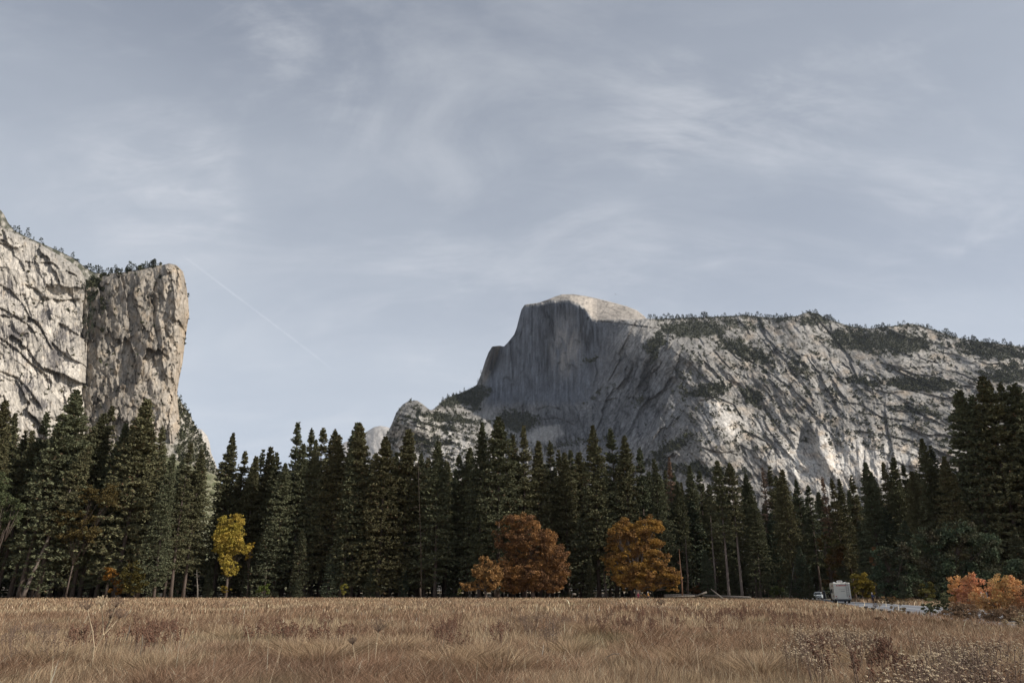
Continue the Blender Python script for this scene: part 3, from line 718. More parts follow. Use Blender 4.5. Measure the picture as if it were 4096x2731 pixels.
def conifer_mesh(name, H=45, R=4.4, cb=0.12, nb=240, tuft=9, per=5, seed=0, power=.8, sparse=0.0, leafL=.66, leafW=.24,
                 c0=(.080, .085, .049), c1=(.158, .156, .088), trunk_r=None):
    r = np.random.default_rng(seed)
    t = np.sort(r.random(nb)**0.78)
    t = np.clip(t + r.normal(size=nb)*.01, 0, 1); t = np.where(t > .985, .985-.35*r.random(nb), t)
    if sparse: # whole whorls are missing
        k = (0.5+.5*np.sin(t*60+r.random()*6)) > sparse*r.random(nb); t = t[k | (t > .86)]
    n = len(t)
    z = H*(cb + (1-cb)*t)
    az = np.arange(n)*2.399 + r.normal(size=n)*.5
    lop = 1+.22*np.sin(az+r.random()*6)*(r.random()+.3) + .16*np.sin(az*2+t*9)
    prof_ = ((1-t)**power)*np.minimum(1, .55+2.2*t) + .035
    Lb = R*prof_*lop*(.74+.36*r.random(n))
    out = np.stack([np.cos(az), np.sin(az)], 1)
    slope = -0.22 + .80*t + r.normal(size=n)*.12
    # limbs
    mb = MB()
    tr = trunk_r or H*.0105
    bend = r.normal(size=2)*.35
    def axis(zz):
        q = zz/H; return np.stack([bend[0]*np.sin(q*3), bend[1]*np.sin(q*2.3)], -1)
    zz = np.linspace(0, H*.985, 14)
    ax = axis(zz)
    mb.tube([(ax[i, 0], ax[i, 1], zz[i]-(.3 if i == 0 else 0)) for i in range(14)], [tr*(1.25 if i == 0 else 1)*(1-.96*(zz[i]/H)**1.1)+.02 for i in range(14)], 9)
    base = axis(z)
    tips = np.stack([base[:, 0]+out[:, 0]*Lb, base[:, 1]+out[:, 1]*Lb, z+Lb*slope], 1)
    for i in range(0, n, 2):
        b = Vector((base[i, 0], base[i, 1], z[i])); e = Vector(tips[i]); mid = b.lerp(e, .5)+Vector((0, 0, .08*Lb[i]))
        mb.tube([b, mid, b.lerp(e, .9)], [.05, .035, .015], 3)
    # dead stubs under the crown
    for i in range(int(26*cb)+4):
        zz_ = H*cb*(.25+.75*r.random()); a = r.random()*6.28; l = .8+1.8*r.random(); q = axis(np.array([zz_]))[0]
        mb.tube([(q[0], q[1], zz_), (q[0]+math.cos(a)*l, q[1]+math.sin(a)*l, zz_+.1*l)], [.04, .012], 3)
    # tufts
    k = np.repeat(np.arange(n), tuft)
    s = .22 + .8*np.tile((np.arange(tuft)+.5)/tuft, n) + r.normal(size=n*tuft)*.05
    s = np.where(t[k] > .85, s*.95, s)
    side = r.normal(size=(n*tuft))*.27*Lb[k]*(s*.8+.15)
    perp = np.stack([-out[:, 1], out[:, 0]], 1)[k]
    bx = base[k] + out[k]*(Lb[k]*s)[:, None] + perp*side[:, None]
    bz = z[k] + Lb[k]*slope[k]*s + .30*Lb[k]*s*(1-s) + r.normal(size=n*tuft)*.06
    C = np.c_[bx, bz]
    C = np.repeat(C, per, 0); kk = np.repeat(k, per)
    D = unit(np.c_[out[kk]*.8, slope[kk]*.4+.12] + r.normal(size=(len(C), 3))*np.array([.75, .75, .42]))
    Lf = leafL*(.6+.7*r.random(len(C)))*(.42+.58*np.minimum(1, Lb[kk]/2.4)); W = leafW*(.6+.8*r.random(len(C)))
    C = C - D*Lf[:, None]*.4 + r.normal(size=C.shape)*(.03+.10*np.minimum(1, Lb[kk]/2.4))[:, None]
    V, F = diamonds(C, D, Lf, W, r)
    # a few upright leader tufts
    m = r.random(len(C))[:, None]
    g = fbm(C[:, 0]*.5+seed, C[:, 2]*.5, 2, seed)[:, None]
    col = (np.array(c0)*(1-m)+np.array(c1)*m)*(1+.45*g)
    dead = (r.random(len(C)) < .035)[:, None]; col = np.where(dead, np.array([.11, .07, .045]), col)
    col = np.repeat(col, 4, 0)
    crown = make_mesh(name+'_crown', V, [F], M_NEEDLE, np.clip(col, .004, 1))
    tm = bpy.data.meshes.new(name+'_trunk'); tm.from_pydata(mb.v, [], mb.f); tm.update(); tm.materials.append(M_BARK)
    tm.polygons.foreach_set('use_smooth', np.ones(len(tm.polygons), bool))
    return crown, tm, H
K = {}
for i in range(5):
    K['dense%d' % i] = conifer_mesh('dense', 45, 6.6+.6*(i % 3), .05+.025*i, 430, 11, 7, 100+i, .84+.1*(i % 2))
for i in range(4):
    K['open%d' % i] = conifer_mesh('open', 46, 4.7+.5*(i % 2), .14+.04*i, 340, 9, 7, 120+i, .8, .4)
for i in range(3):
    K['bare%d' % i] = conifer_mesh('bare', 42, 5.2, .40+.05*i, 300, 10, 7, 140+i, .75, .3)
for i in range(3):
    K['young%d' % i] = conifer_mesh('young', 20, 4.2, .01, 220, 10, 5, 160+i, .9, 0, .6, .26, (.064, .076, .050), (.115, .125, .078))
for i in range(2):
    K['dead%d' % i] = conifer_mesh('dead', 44, 3.4, .15, 190, 7, 5, 180+i, .75, .3, .7, .22, (.20, .125, .085), (.34, .235, .165))
for i in range(2):
    K['big%d' % i] = conifer_mesh('big', 46, 8.0, .05, 520, 12, 8, 190+i, .78, .15, .75, .27)

def place(kind, x, ytop, Y, label, cat='conifer', group=None, name='pine_tree', lean=0.0, bark=None, wide=1.0):
    crown, trunk, H0 = K[kind]
    p = at3(x, ytop, Y); h = p.z
    s = h/H0
    root = empty(name, (p.x, p.y, gz(p.x, p.y) if Y < 240 else 0), random.random()*6.28, label, cat, group)
    sx = s*wide*(.92+.16*random.random())
    for nm, me in (('crown', crown), ('trunk', trunk)):
        c = link(nm, me, root)
        c.scale = (sx, sx, s)
        if bark is not None and nm == 'trunk':
            c.material_slots[0].link = 'OBJECT'; c.material_slots[0].material = bark
    if lean:
        # lean inside the picture plane; base stays, spin removed
        root.rotation_euler = (0, lean, 0)
        root.location.x = p.x - math.sin(lean)*h
    return root

# apex x, apex y, distance, kind
FRONT = [
 (-14,402,172,'big0'),(6,397.7,168,'dense0'),(16,411,190,'dense3'),(27,428,178,'open0'),(47,410.6,176,'open1'),(58,424,196,'dense2'),(77,389.4,172,'big1'),(84.8,410.6,180,'open2'),
 (97,424,196,'dense1'),(104.5,412,176,'dense4'),(113.6,403.8,182,'open3'),(125.7,420.4,176,'dense0'),(134,424,200,'dense2'),(146,397,174,'big0'),(154.5,425,184,'open0'),(163.5,423.5,178,'open2'),
 (174,460,170,'dense1'),(183,458,190,'dense3'),(192.3,441.6,176,'open1'),(203,447.7,180,'dense4'),
 (233.2,431,196,'dense3'),(246,449.2,200,'open3'),(257.5,454,194,'dense0'),(263,447.7,202,'open0'),(269.8,445.6,198,'dense2'),(276.6,450.8,190,'dense1'),(286,462,186,'dense4'),
 (297.4,421,194,'open1'),(304,441,188,'dense0'),(312.3,426.4,198,'open2'),(317,438,190,'dense3'),(323.8,425.7,200,'open3'),(331.3,433.2,196,'open0'),(335.6,428.5,202,'open1'),(340,434,190,'dense2'),
 (350,452,184,'dense1'),(357.5,421,192,'dense4'),(362.2,422.4,186,'big0'),(385.5,436,184,'big1'),(396.3,450.8,196,'dense3'),(407.9,427.8,186,'big0'),(421.4,450.8,196,'open2'),(428.9,455.6,190,'dense0'),
 (439.7,440,184,'dense2'),(449,460,196,'open0'),(458.7,452.8,190,'open3'),(469.5,446,190,'dense4'),(481.5,420.8,182,'dense1'),(498.3,416.3,180,'big1'),(513,433.5,188,'dense3'),(523,424.6,184,'open1'),
 (539.3,438.6,186,'dense0'),(550,438.6,196,'open2'),(559,447.6,198,'open0'),(565.6,451.4,190,'dense2'),(570.8,448.2,194,'open3'),(578.8,450.8,200,'dense4'),(585,462,196,'open0'),
 (592.9,423.7,182,'dense3'),(609.7,427.2,184,'open1'),(624.5,433.5,182,'dense0'),(639.4,445,190,'open2'),(652.8,457.8,180,'dense1'),(660,474,196,'dense4'),
 (678,480,186,'dense2'),(689,463.9,190,'dense3'),(699,469.2,194,'open3'),(709,482,190,'dense0'),(717,459.7,172,'bare0'),(730,462,172,'bare1'),(745.6,473.4,178,'dense4'),(750.4,493,172,'dense1'),
 (768.4,465,186,'open0'),(782.7,468,172,'dense2'),(776,474,192,'dense0'),(795.3,478.2,190,'open1'),(807.8,483.6,184,'open3'),(831,475.8,178,'open2'),(839,477,184,'dense3'),(849.7,473.4,186,'open0'),
 (864.5,459.7,160,'dense0'),(871,470.4,168,'dense4'),(882.3,461,160,'open1'),(893.9,455.8,158,'dense1'),(902,463,164,'open3'),(910,470,150,'dense2'),(921.4,437,146,'dense3'),(929.5,443,150,'open0'),
 (944,455,140,'dense4'),(956.5,387.6,140,'big0'),(971.6,391.8,146,'dense0'),(981.7,375.9,138,'big1'),(999.2,380,142,'open2'),(1012.6,382.6,136,'big0'),(1023,394,140,'dense3'),(1040,384,144,'big1'),(1060,380,140,'dense1')]
MARKS = [(-30, 'the left edge of the photo'), (180, 'the cliff\'s right edge'), (228, 'the yellow cottonwood'), (362, 'the knob\'s broad conifer'), (498, 'the half dome\'s tallest pine'),
         (639, 'the lone orange oak'), (668, 'the left dead brown conifer'), (723, 'the two tall bare trunks'), (821, 'the right dead brown conifer'), (852, 'the motorhome'), (1040, 'the right edge of the photo')]
ORD = ['first', 'second', 'third', 'fourth', 'fifth', 'sixth', 'seventh', 'eighth', 'ninth', 'tenth', 'eleventh', 'twelfth', 'thirteenth']
KINDW = {'dense': 'dense dark conifer', 'open': 'thin gappy pine', 'bare': 'tall bare trunked pine', 'big': 'big broad conifer'}
def front_labels():
    fr = sorted(FRONT)
    xs = [f[0] for f in fr]; labs = {}
    for i, f in enumerate(fr):
        best = None
        for mx, mn in MARKS:
            if mx == 362 and abs(f[0]-362.2) < .1: continue
            if mx == 498 and abs(f[0]-498.3) < .1: continue
            if f[0] > mx: n = sum(1 for q in xs if mx < q < f[0]); sd = 'right'
            else: n = sum(1 for q in xs if f[0] < q < mx); sd = 'left'
            if best is None or n < best[0]: best = (n, sd, mn)
        n, sd, mn = best
        kw = KINDW[f[3].rstrip('0123456789')]
        labs[f] = '%s, %s treetop to the %s of %s' % (kw, ORD[min(n, 12)], sd, mn)
        if mn.startswith('the left edge'): labs[f] = '%s, %s treetop in from the left edge of the photo' % (kw, ORD[min(n, 12)])
        if mn.startswith('the right edge'): labs[f] = '%s, %s treetop in from the right edge of the photo' % (kw, ORD[min(n, 12)])
        if abs(f[0]-362.2) < .1: labs[f] = 'broad dense conifer rising left of the small rocky knob'
        if abs(f[0]-498.3) < .1: labs[f] = 'tallest dark pine, standing before the left foot of the half dome face'
    return labs
LABS = front_labels()
for f in FRONT:
    x, y, Y, k = f
    place(k, x, y, Y, LABS[f], group='conifers along the meadow edge', bark=M_BARK_PALE if k.startswith('bare') else None)
# leaning trunks on the left
for (x, y, Y, k, ln, lab, bk) in [(62, 432, 170, 'bare2', .07, 'leaning pine with a grey trunk, left of the pale leaning trunk', None), (92, 440, 168, 'bare0', .26, 'pale barked tree leaning right among the dark left pines', M_BARK_PALE),
                                  (36, 440, 176, 'bare1', .05, 'slim leaning pine near the left edge, dark bare trunk', None), (118, 446, 178, 'bare2', .09, 'slim pine leaning right, left of the orange and olive bush', None), (-4, 440, 166, 'bare0', .06, 'bare trunked pine cut by the left edge of the photo', None)]:
    place(k, x, y, Y, lab, group='leaning pines on the left', lean=ln, bark=bk)
place('dead0', 668.5, 455.6, 192, 'dead brown conifer rising above and right of the lone orange oak', name='dead_conifer', group='dead conifers')
place('dead1', 821, 475.2, 186, 'dead brown conifer left of and above the motorhome', name='dead_conifer', group='dead conifers')
place('dead0', 762.4, 466, 186, 'thin brown dying conifer between the bare trunks and the second dead conifer', name='dead_conifer', group='dead conifers')
# second row, in the shade behind
r2 = random.Random(5)
x = -60
while x < 1085:
    x += 7+r2.random()*5
    if 208 < x < 226: continue
    y = np.interp(x, [-60, 0, 150, 205, 235, 290, 340, 500, 640, 760, 860, 930, 1090], [425, 425, 430, 462, 462, 462, 450, 455, 462, 492, 486, 465, 425]) + r2.random()*16
    Y = np.interp(x, [-60, 600, 860, 1090], [212, 215, 205, 190]) + r2.random()*18
    place(r2.choice(['dense0', 'dense1', 'dense2', 'dense3', 'dense4', 'big0']), x, y, Y, 'dark conifer in the second row, mostly hidden behind the front treetops', group='second row conifers behind the front row')
x = -60
while x < 1085:
    x += 12+r2.random()*6
    if 200 < x < 232: continue
    y = np.interp(x, [-60, 0, 150, 205, 235, 340, 500, 640, 760, 860, 1090], [450, 450, 455, 480, 480, 470, 475, 480, 505, 500, 460]) + r2.random()*14
    place(r2.choice(['dense0', 'dense2', 'dense4']), x, y, 250+r2.random()*20, 'dark conifer deep in the forest, seen only through gaps', group='conifers deep in the forest')
x = -70
while x < 1090:
    x += 11+r2.random()*7
    if 855 < x < 1010: Yq = 205
    else: Yq = 232
    place('young%d' % r2.randrange(3), x, np.interp(x, [0, 600, 1000], [545, 552, 540])+r2.random()*16, Yq+r2.random()*14, 'shaded young conifer under the canopy, seen between the front trunks', name='young_conifer', group='understory conifers in the shade', wide=1.9)
# young trees under the edge
YOUNG = [(252,552,184,'to the right of the yellow cottonwood'),(272,520,182,'with a pointed dark top, second right of the yellow cottonwood'),(302,528,182,'rounded, midway between cottonwood and orange oaks'),(330,556,182,'low, left of the small yellow bush'),
 (160,548,180,'right of the orange and olive bush'),(182,556,182,'left of the white snag'),(212,562,182,'between the white snag and the yellow cottonwood'),(578,520,182,'between the two orange oaks, taller'),(590,556,178,'close left of the lone orange oak'),
 (676,505,186,'right of the lone orange oak, tall and green'),(706,549,176,'left of the two bare trunks, bluish'),(692,500,188,'green, behind the fallen logs'),(733,560,178,'between the two bare trunks'),(762,540,176,'right of the bare trunks'),
 (770,512,182,'green, right of the bare trunks and taller'),(799,545,168,'conical, left of the white cars'),(806,566,162,'rounded, above the white cars'),(790,572,166,'low and bushy, left of the white cars'),(858,520,165,'behind the motorhome'),
 (885,508,158,'bright green top behind the yellow green bush'),(938,488,150,'green, left of the tallest right hand pines'),(905,520,140,'green, behind the round dark trees'),(900,575,118,'low, behind the road bend'),(1015,530,120,'dark, beside the right edge'),(1050,520,118,'dark, outside the right edge'),
 (372,565,182,'low among the trunks left of the orange oaks'),(405,560,184,'low among the trunks, nearer the orange oaks'),(300,575,180,'lowest, beside the lime green bush'),(655,575,184,'dark, behind the two walkers'),(455,548,188,'behind the small orange oak'),(838,548,168,'dark green, left of the motorhome')]
for i, (x, y, Y, lab) in enumerate(YOUNG):
    place('young%d' % (i % 3), x, y, Y, 'young conifer '+lab, name='young_conifer', group='young conifers at the meadow edge', wide=1.25 if i % 2 else 1.0)

# ------------------------------------------------------------------ broadleaf trees
def lobed(name, lobes, Y, base, label, cat, c0, c1, leaf=.32, dens=1.0, group=None, bark=M_BARK, trunk_r=.4, depth=.8, drop=None, shell=.55, two=None, kids=True, basez=0.0):
    """lobes in picture coordinates (x0,x1,y0,y1[,dY]); built as clumps of leaves round limbs at distance Y"""
    r = np.random.default_rng(abs(hash(name+label)) % (2**31) if False else sum(map(ord, label)))
    bx, by_ = float(at(base[0], 594, Y)[0]), Y
    root = empty(name, (bx, by_, basez), 0, label, cat, group)
    if cat == 'shrub': lobes = [(a_[0]-2, a_[1]+2, a_[2]-2, a_[3]+1) for a_ in lobes]
    allC = []; allD = []; cl = []
    mb = MB()
    top_tr = None
    pts = []
    for lb in lobes:
        x0, x1, y0, y1 = lb[:4]; dY = lb[4] if len(lb) > 4 else r.normal()*.6
        c = at3((x0+x1)/2, (y0+y1)/2, Y); a = at3(x0, (y0+y1)/2, Y); b = at3((x0+x1)/2, y0, Y)
        rx = abs(c.x-a.x); rz = abs(b.z-c.z); ry = (rx+rz)/2*depth
        cc = np.array([c.x-bx, dY, c.z-basez]); pts.append((cc, rx, rz))
        # sub-clumps spread through the lobe
        vol = rx*ry*rz; per = 46; ns = int(max(7, dens*4.6*math.pi*rx*rz/(leaf*leaf*.4)/per))
        q = unit(r.normal(size=(ns, 3)))*(shell+(1-shell)*r.random((ns, 1)))
        q[:, 1] = -np.abs(q[:, 1])*np.sign(r.random(ns)-.28)
        S = cc + q*np.array([rx, ry, rz])*(.74+.36*r.random((ns, 1)))
        rs = np.minimum(rx, rz)*(.14+.26*r.random(ns))
        k = np.repeat(np.arange(ns), per)
        v = unit(r.normal(size=(len(k), 3)))*(.35+.65*r.random((len(k), 1))**.5)
        v[:, 2] *= .62
        P = S[k] + v*rs[k][:, None]
        D = unit(v+r.normal(size=v.shape)*.8)
        allC.append(P); allD.append(D)
        m = r.random((len(k), 1)); gg = (r.normal(size=ns)*.18)[k][:, None]
        A, B = np.array(c0), np.array(c1)
        base_c = (A*(1-m)+B*m)
        if two is not None:
            w = np.clip(fbm(P[:, 0]*.35+3, P[:, 2]*.35, 2, 11)*2+.35, 0, 1)[:, None]; base_c = base_c*(1-w)+np.array(two)*w
        cl.append(base_c*(1+gg))
        nl = 2 if ns > 8 else 1
        for j in r.integers(0, ns, size=min(ns, 9)):
            e = Vector(S[j]); s0 = Vector(cc)*.55 + Vector((0, 0, cc[2]*.1)); s0.z = min(s0.z, cc[2])
            mb.tube([s0, s0.lerp(e, .5)+Vector((0, 0, .2)), e], [trunk_r*.22, trunk_r*.12, trunk_r*.04], 4)
    C = np.concatenate(allC); D = np.concatenate(allD); c = np.concatenate(cl)
    keep = C[:, 2] > .05; C, D, c = C[keep], D[keep], c[keep]
    L_ = leaf*(.6+.8*r.random(len(C))); V, F = diamonds(C-D*L_[:, None]*.5, D, L_, L_*.8, r)
    link('crown', make_mesh(name+'_crown', V, [F], M_LEAF, np.clip(np.repeat(c, 4, 0), .004, 1)), root)
    # trunk and main limbs
    cen = np.mean([p[0] for p in pts], 0); zt = min(p[0][2] for p in pts)
    fork = Vector((cen[0]*.25, cen[1]*.3, max(.4, min(zt*1.1, cen[2]*.4))))
    mb.tube([(0, 0, -.2), (fork.x*.3, fork.y*.3, fork.z*.5), fork], [trunk_r*1.25, trunk_r*.95, trunk_r*.85], 9)
    for cc, rx, rz in pts:
        e = Vector(cc); mid = fork.lerp(e, .5)+Vector((0, 0, .12*(e-fork).length))
        mb.tube([fork, mid, e], [trunk_r*.42, trunk_r*.26, trunk_r*.12], 6)
    mb.build('trunk', bark, root, True)
    return root
ORA0, ORA1 = (.175, .095, .042), (.31, .18, .07)
lobed('oak_tree', [(500,543,512,534),(492,530,527,552),(528,560,526,550),(537,569,540,570),(497,529,548,568),(520,548,545,566),(533,562,562,580),(540,567,575,593),(501,531,563,592),(515,540,530,552),(505,560,560,586),(520,552,572,592),(492,514,556,582),(548,570,558,588),(498,528,574,594)],
      172, (533, 594), 'big rusty brown oak, largest of the three autumn oaks', 'oak', (.135, .075, .042), (.235, .130, .066), .30, 1.0, 'autumn oaks at the meadow edge', trunk_r=.5, two=(.29, .155, .062))
lobed('oak_tree', [(478,494,552,572),(469,490,562,582),(484,505,563,588),(457,480,579,592),(473,500,574,592)],
      166, (486, 594), 'small golden brown oak, leftmost of the three autumn oaks', 'oak', (.20, .115, .05), (.36, .21, .085), .32, 1.0, 'autumn oaks at the meadow edge', trunk_r=.3)
lobed('oak_tree', [(612,634,517,537),(635,664,514,538),(603,632,531,552),(630,667,534,556),(602,641,546,564),(640,672,550,570),(608,641,564,584),(635,666,562,584),(655,681,566,586),(664,680,578,592),(622,650,536,560),(618,656,558,580),(625,650,568,586),(604,628,552,572),(630,664,572,592),(658,682,566,586),(612,640,572,589),(620,655,521,545),(606,624,524,542)],
      172, (638, 594.5), 'lone bright orange oak with a pale trunk, walkers beside it', 'oak', ORA0, ORA1, .29, 1.0, 'autumn oaks at the meadow edge', bark=M_BARK_PALE, trunk_r=.62, two=(.37, .22, .06))
lobed('cottonwood_tree', [(215,232,514,536),(228,245,511,534),(213,232,527,545),(228,246,530,548),(211,236,540,556),(232,250,540,555),(221,238,556,577),(222,237,566,577),(216,244,518,556),(219,236,548,572)],
      180, (226, 594.5), 'bright yellow cottonwood in front of the dark conifers', 'cottonwood', (.34, .25, .05), (.52, .39, .10), .27, 1.0, trunk_r=.3, two=(.36, .29, .06))
lobed('cottonwood_sapling', [(248,257,538,550),(243,254,548,560)], 182, (247, 594.5), 'small yellow tree touching the right side of the yellow cottonwood', 'cottonwood', (.34, .22, .035), (.46, .33, .075), .3, .8, trunk_r=.14)
lobed('bush', [(220,232,584,594)], 176, (226, 594.5), 'low dull yellow bush at the foot of the yellow cottonwood', 'bush', (.16, .12, .03), (.3, .22, .05), .26, .7, 'bushes at the meadow edge', trunk_r=.08)
lobed('olive_oak', [(79,110,484,505),(95,124,481,511),(50,80,507,532),(70,100,505,530),(60,90,525,545),(84,106,520,545)], 168, (66, 594.5), 'half bare olive brown tree in front of the left pines', 'oak',
      (.075, .060, .026), (.135, .10, .04), .34, .5, trunk_r=.17, bark=M_BARK, shell=.2)
lobed('green_oak', [(-20,8,470,500),(-14,14,490,512),(4,22,498,520),(-20,12,508,530)], 150, (-12, 596), 'grey green leafy tree cut by the left edge of the photo', 'oak', (.07, .085, .045), (.125, .14, .07), .34, .8, trunk_r=.4)
lobed('bush', [(106,122,566,582),(108,124,578,594)], 170, (115, 594.5), 'orange leaved bush beneath the left pines', 'bush', (.22, .11, .03), (.34, .17, .04), .3, .7, 'bushes at the meadow edge', trunk_r=.12)
lobed('bush', [(120,146,562,582),(122,148,574,595)], 168, (134, 594.5), 'round olive bush right beside the orange leaved bush', 'bush', (.085, .075, .025), (.16, .125, .04), .32, .8, 'bushes at the meadow edge', trunk_r=.12)
lobed('bush', [(339,349,583,594)], 176, (344, 595), 'small yellow green bush, brightest one left of the autumn oaks', 'bush', (.14, .13, .03), (.24, .21, .05), .24, .8, 'bushes at the meadow edge', trunk_r=.06)
lobed('bush', [(256,273,583,595)], 176, (264, 595), 'low lime green bush right of the yellow cottonwood', 'bush', (.09, .11, .03), (.14, .17, .05), .26, .8, 'bushes at the meadow edge', trunk_r=.06)
lobed('bush', [(655,672,582,595),(666,680,585,595)], 178, (664, 595), 'dark green bush right behind the walker in the mustard top', 'bush', (.04, .055, .03), (.07, .09, .045), .28, .9, 'bushes at the meadow edge', trunk_r=.08)
lobed('bush', [(457,462,588,594.5)], 172, (459, 595), 'tiny yellow green bush left of the small golden oak', 'bush', (.16, .16, .04), (.24, .23, .06), .2, .6, 'bushes at the meadow edge', trunk_r=.05)
lobed('olive_oak', [(814,834,534,552),(826,846,540,562),(818,838,552,572),(822,842,568,590)], 152, (832, 597), 'olive and rust leaved oak behind and above the motorhome', 'oak', (.06, .062, .026), (.11, .10, .04), .34, .8, two=(.12, .065, .03), trunk_r=.3)
lobed('maple_sapling', [(871,882,545,556),(870,881,554,566)], 142, (876, 598), 'small coral and tan leaved tree above the yellow green bush', 'maple', (.18, .10, .05), (.28, .16, .08), .28, .8, trunk_r=.1)
lobed('bush', [(848,868,570,588),(858,876,573,592),(846,862,580,598),(860,877,584,599)], 138, (862, 601), 'big yellow green bush right of the motorhome', 'bush', (.12, .10, .028), (.22, .175, .045), .3, .9, 'bushes beside the road', trunk_r=.15, two=(.26, .19, .04))
lobed('bush', [(917,935,578,603)], 112, (926, 605), 'dull yellow olive bush behind the far side of the road', 'bush', (.075, .07, .025), (.14, .12, .04), .28, .8, 'bushes beside the road', trunk_r=.12)
for (lb, Yq, bx_, lab) in [([(915,950,524,556),(940,978,519,552),(965,999,530,566),(918,960,548,584),(955,999,556,596),(925,965,572,606)], 118, 955, 'big round dark green tree behind the orange shrub'),
                           ([(874,900,544,566),(888,918,540,570),(872,900,562,590),(892,920,566,600),(876,905,580,602)], 126, 896, 'round dark green tree left of the biggest round tree'),
                           ([(997,1030,556,590),(1010,1050,575,610)], 110, 1020, 'dark shaded tree at the right edge of the photo')]:
    lobed('live_oak', lb, Yq, (bx_, 600), lab, 'oak', (.052, .070, .046), (.098, .125, .075), .33, 1.0, 'round dark trees right of the road', trunk_r=.35, two=(.085, .075, .05))
lobed('bush', [(768,785,584,596)], 160, (777, 596), 'low green shrub between the long log and the white cars', 'bush', (.05, .06, .025), (.09, .105, .04), .26, .8, 'bushes at the meadow edge', trunk_r=.06)
lobed('bush', [(689,702,583,594)], 176, (695, 595), 'reddish low bush behind the fallen logs', 'bush', (.10, .055, .03), (.17, .09, .04), .26, .7, 'bushes at the meadow edge', trunk_r=.06)

# the autumn shrubs at the right edge, closer to the camera
SH = 'autumn shrubs by the road'
lobed('maple_shrub', [(944,960,577,594),(948,965,588,604),(952,966,598,610)], 62, (955, 612), 'low orange and coral shrub, leftmost of the bright autumn shrubs', 'shrub', (.50, .25, .11), (.72, .45, .20), .095, .6, SH, shell=.25, trunk_r=.05, depth=.9)
lobed('maple_shrub', [(960,981,572,592),(964,984,588,606),(966,980,600,612),(974,992,584,604),(984,1002,580,606),(958,972,586,604)], 60, (972, 614), 'tall shrub with coral pink top and gold lower leaves', 'shrub', (.50, .21, .13), (.72, .40, .22), .095, .6, SH, shell=.25, trunk_r=.05, two=(.62, .38, .10))
lobed('maple_shrub', [(983,1006,575,594),(988,1008,590,608),(982,1002,600,616)], 58, (994, 616), 'golden orange shrub right of the coral topped one', 'shrub', (.52, .32, .12), (.74, .50, .22), .095, .6, SH, shell=.25, trunk_r=.05, two=(.50, .28, .16))
lobed('maple_shrub', [(1002,1024,575,596),(1008,1030,592,612),(975,1000,592,612),(998,1015,596,614),(1020,1044,580,606),(1030,1060,590,614)], 57, (1016, 616), 'orange and pink shrub cut by the right edge of the photo', 'shrub', (.50, .28, .12), (.74, .47, .22), .095, .6, SH, shell=.25, trunk_r=.05, two=(.5, .2, .14))
lobed('shrub', [(940,960,594,612),(928,948,600,614)], 63, (948, 614), 'grey green shrub at the left foot of the orange shrubs', 'shrub', (.10, .11, .06), (.17, .17, .09), .11, .7, 'undergrowth by the road', trunk_r=.04)
lobed('shrub', [(950,985,602,622),(975,1010,606,624),(1000,1035,606,626),(935,960,608,622),(955,990,611,626),(990,1030,612,630)], 52, (985, 620), 'brown withered brush below the orange shrubs', 'shrub', (.13, .085, .055), (.28, .19, .12), .10, .7, 'undergrowth by the road', trunk_r=.04, two=(.24, .16, .10))
lobed('shrub', [(1000,1018,618,634),(1014,1034,612,632)], 40, (1012, 630), 'pale straw coloured brush at the right edge under the shrubs', 'shrub', (.3, .22, .13), (.46, .36, .23), .09, .6, 'undergrowth by the road', trunk_r=.03)
lobed('shrub', [(870,890,616,626),(885,915,619,630),(910,945,618,630)], 41, (900, 626), 'dark rusty bracken patch on the near side of the road', 'shrub', (.12, .065, .04), (.26, .16, .10), .08, .6, 'undergrowth by the road', trunk_r=.03, two=(.32, .22, .13))
lobed('shrub', [(889,895,604,613),(893,902,605,613)], 72, (895, 614), 'dry upright shrub standing against the grey road', 'shrub', (.2, .15, .10), (.33, .26, .17), .09, .4, 'undergrowth by the road', trunk_r=.03)
lobed('shrub', [(838,850,604,612)], 92, (845, 611), 'brown brush in front of the motorhome wheels', 'shrub', (.12, .085, .05), (.25, .18, .11), .12, .6, 'undergrowth by the road', trunk_r=.04)
lobed('shrub', [(878,900,597,602.5),(896,916,599,604)], 118, (896, 603), 'rusty low brush along the far kerb of the road', 'shrub', (.13, .08, .04), (.26, .17, .08), .16, .6, 'undergrowth by the road', trunk_r=.04)
lobed('shrub', [(641.5,648,594,600)], 160, (645, 600), 'small russet bush between the two walkers', 'shrub', (.2, .12, .06), (.3, .19, .09), .2, .5, 'bushes at the meadow edge', trunk_r=.04)

# ------------------------------------------------------------------ hillside vegetation
def tiny_tree_mesh(name, seed, w=.24, c=(.038, .048, .028), n=90):
    r = np.random.default_rng(seed)
    t = r.random(n)**.85; a = r.random(n)*6.28; R = w*(1-t)**.8*(.5+.6*r.random(n))+.01
    C = np.c_[np.cos(a)*R, np.sin(a)*R, .08+.92*t]
    D = unit(np.c_[np.cos(a), np.sin(a), .25*np.ones(n)]+r.normal(size=(n, 3))*.5)
    V, F = diamonds(C, D, .13*(.6+.6*r.random(n)), .08, r)
    col = np.repeat(np.array(c)*(1+.35*r.normal(size=(n, 1))), 4, 0)
    mb = MB().tube([(0, 0, -.1), (0, 0, .9)], [.018, .006], 5)
    V2 = np.concatenate([V, np.array(mb.v)]); q = [f for f in mb.f if len(f) == 4]; q = np.array(q)+len(V)
    c2 = np.concatenate([col, np.tile([.09, .07, .055], (len(mb.v), 1))])
    return make_mesh(name, V2, [F, q], M_LEAF_FAR, np.clip(c2, .006, 1))
TINY = [tiny_tree_mesh('ridge_tree', 400+i, .17+.05*(i % 4)) for i in range(6)]
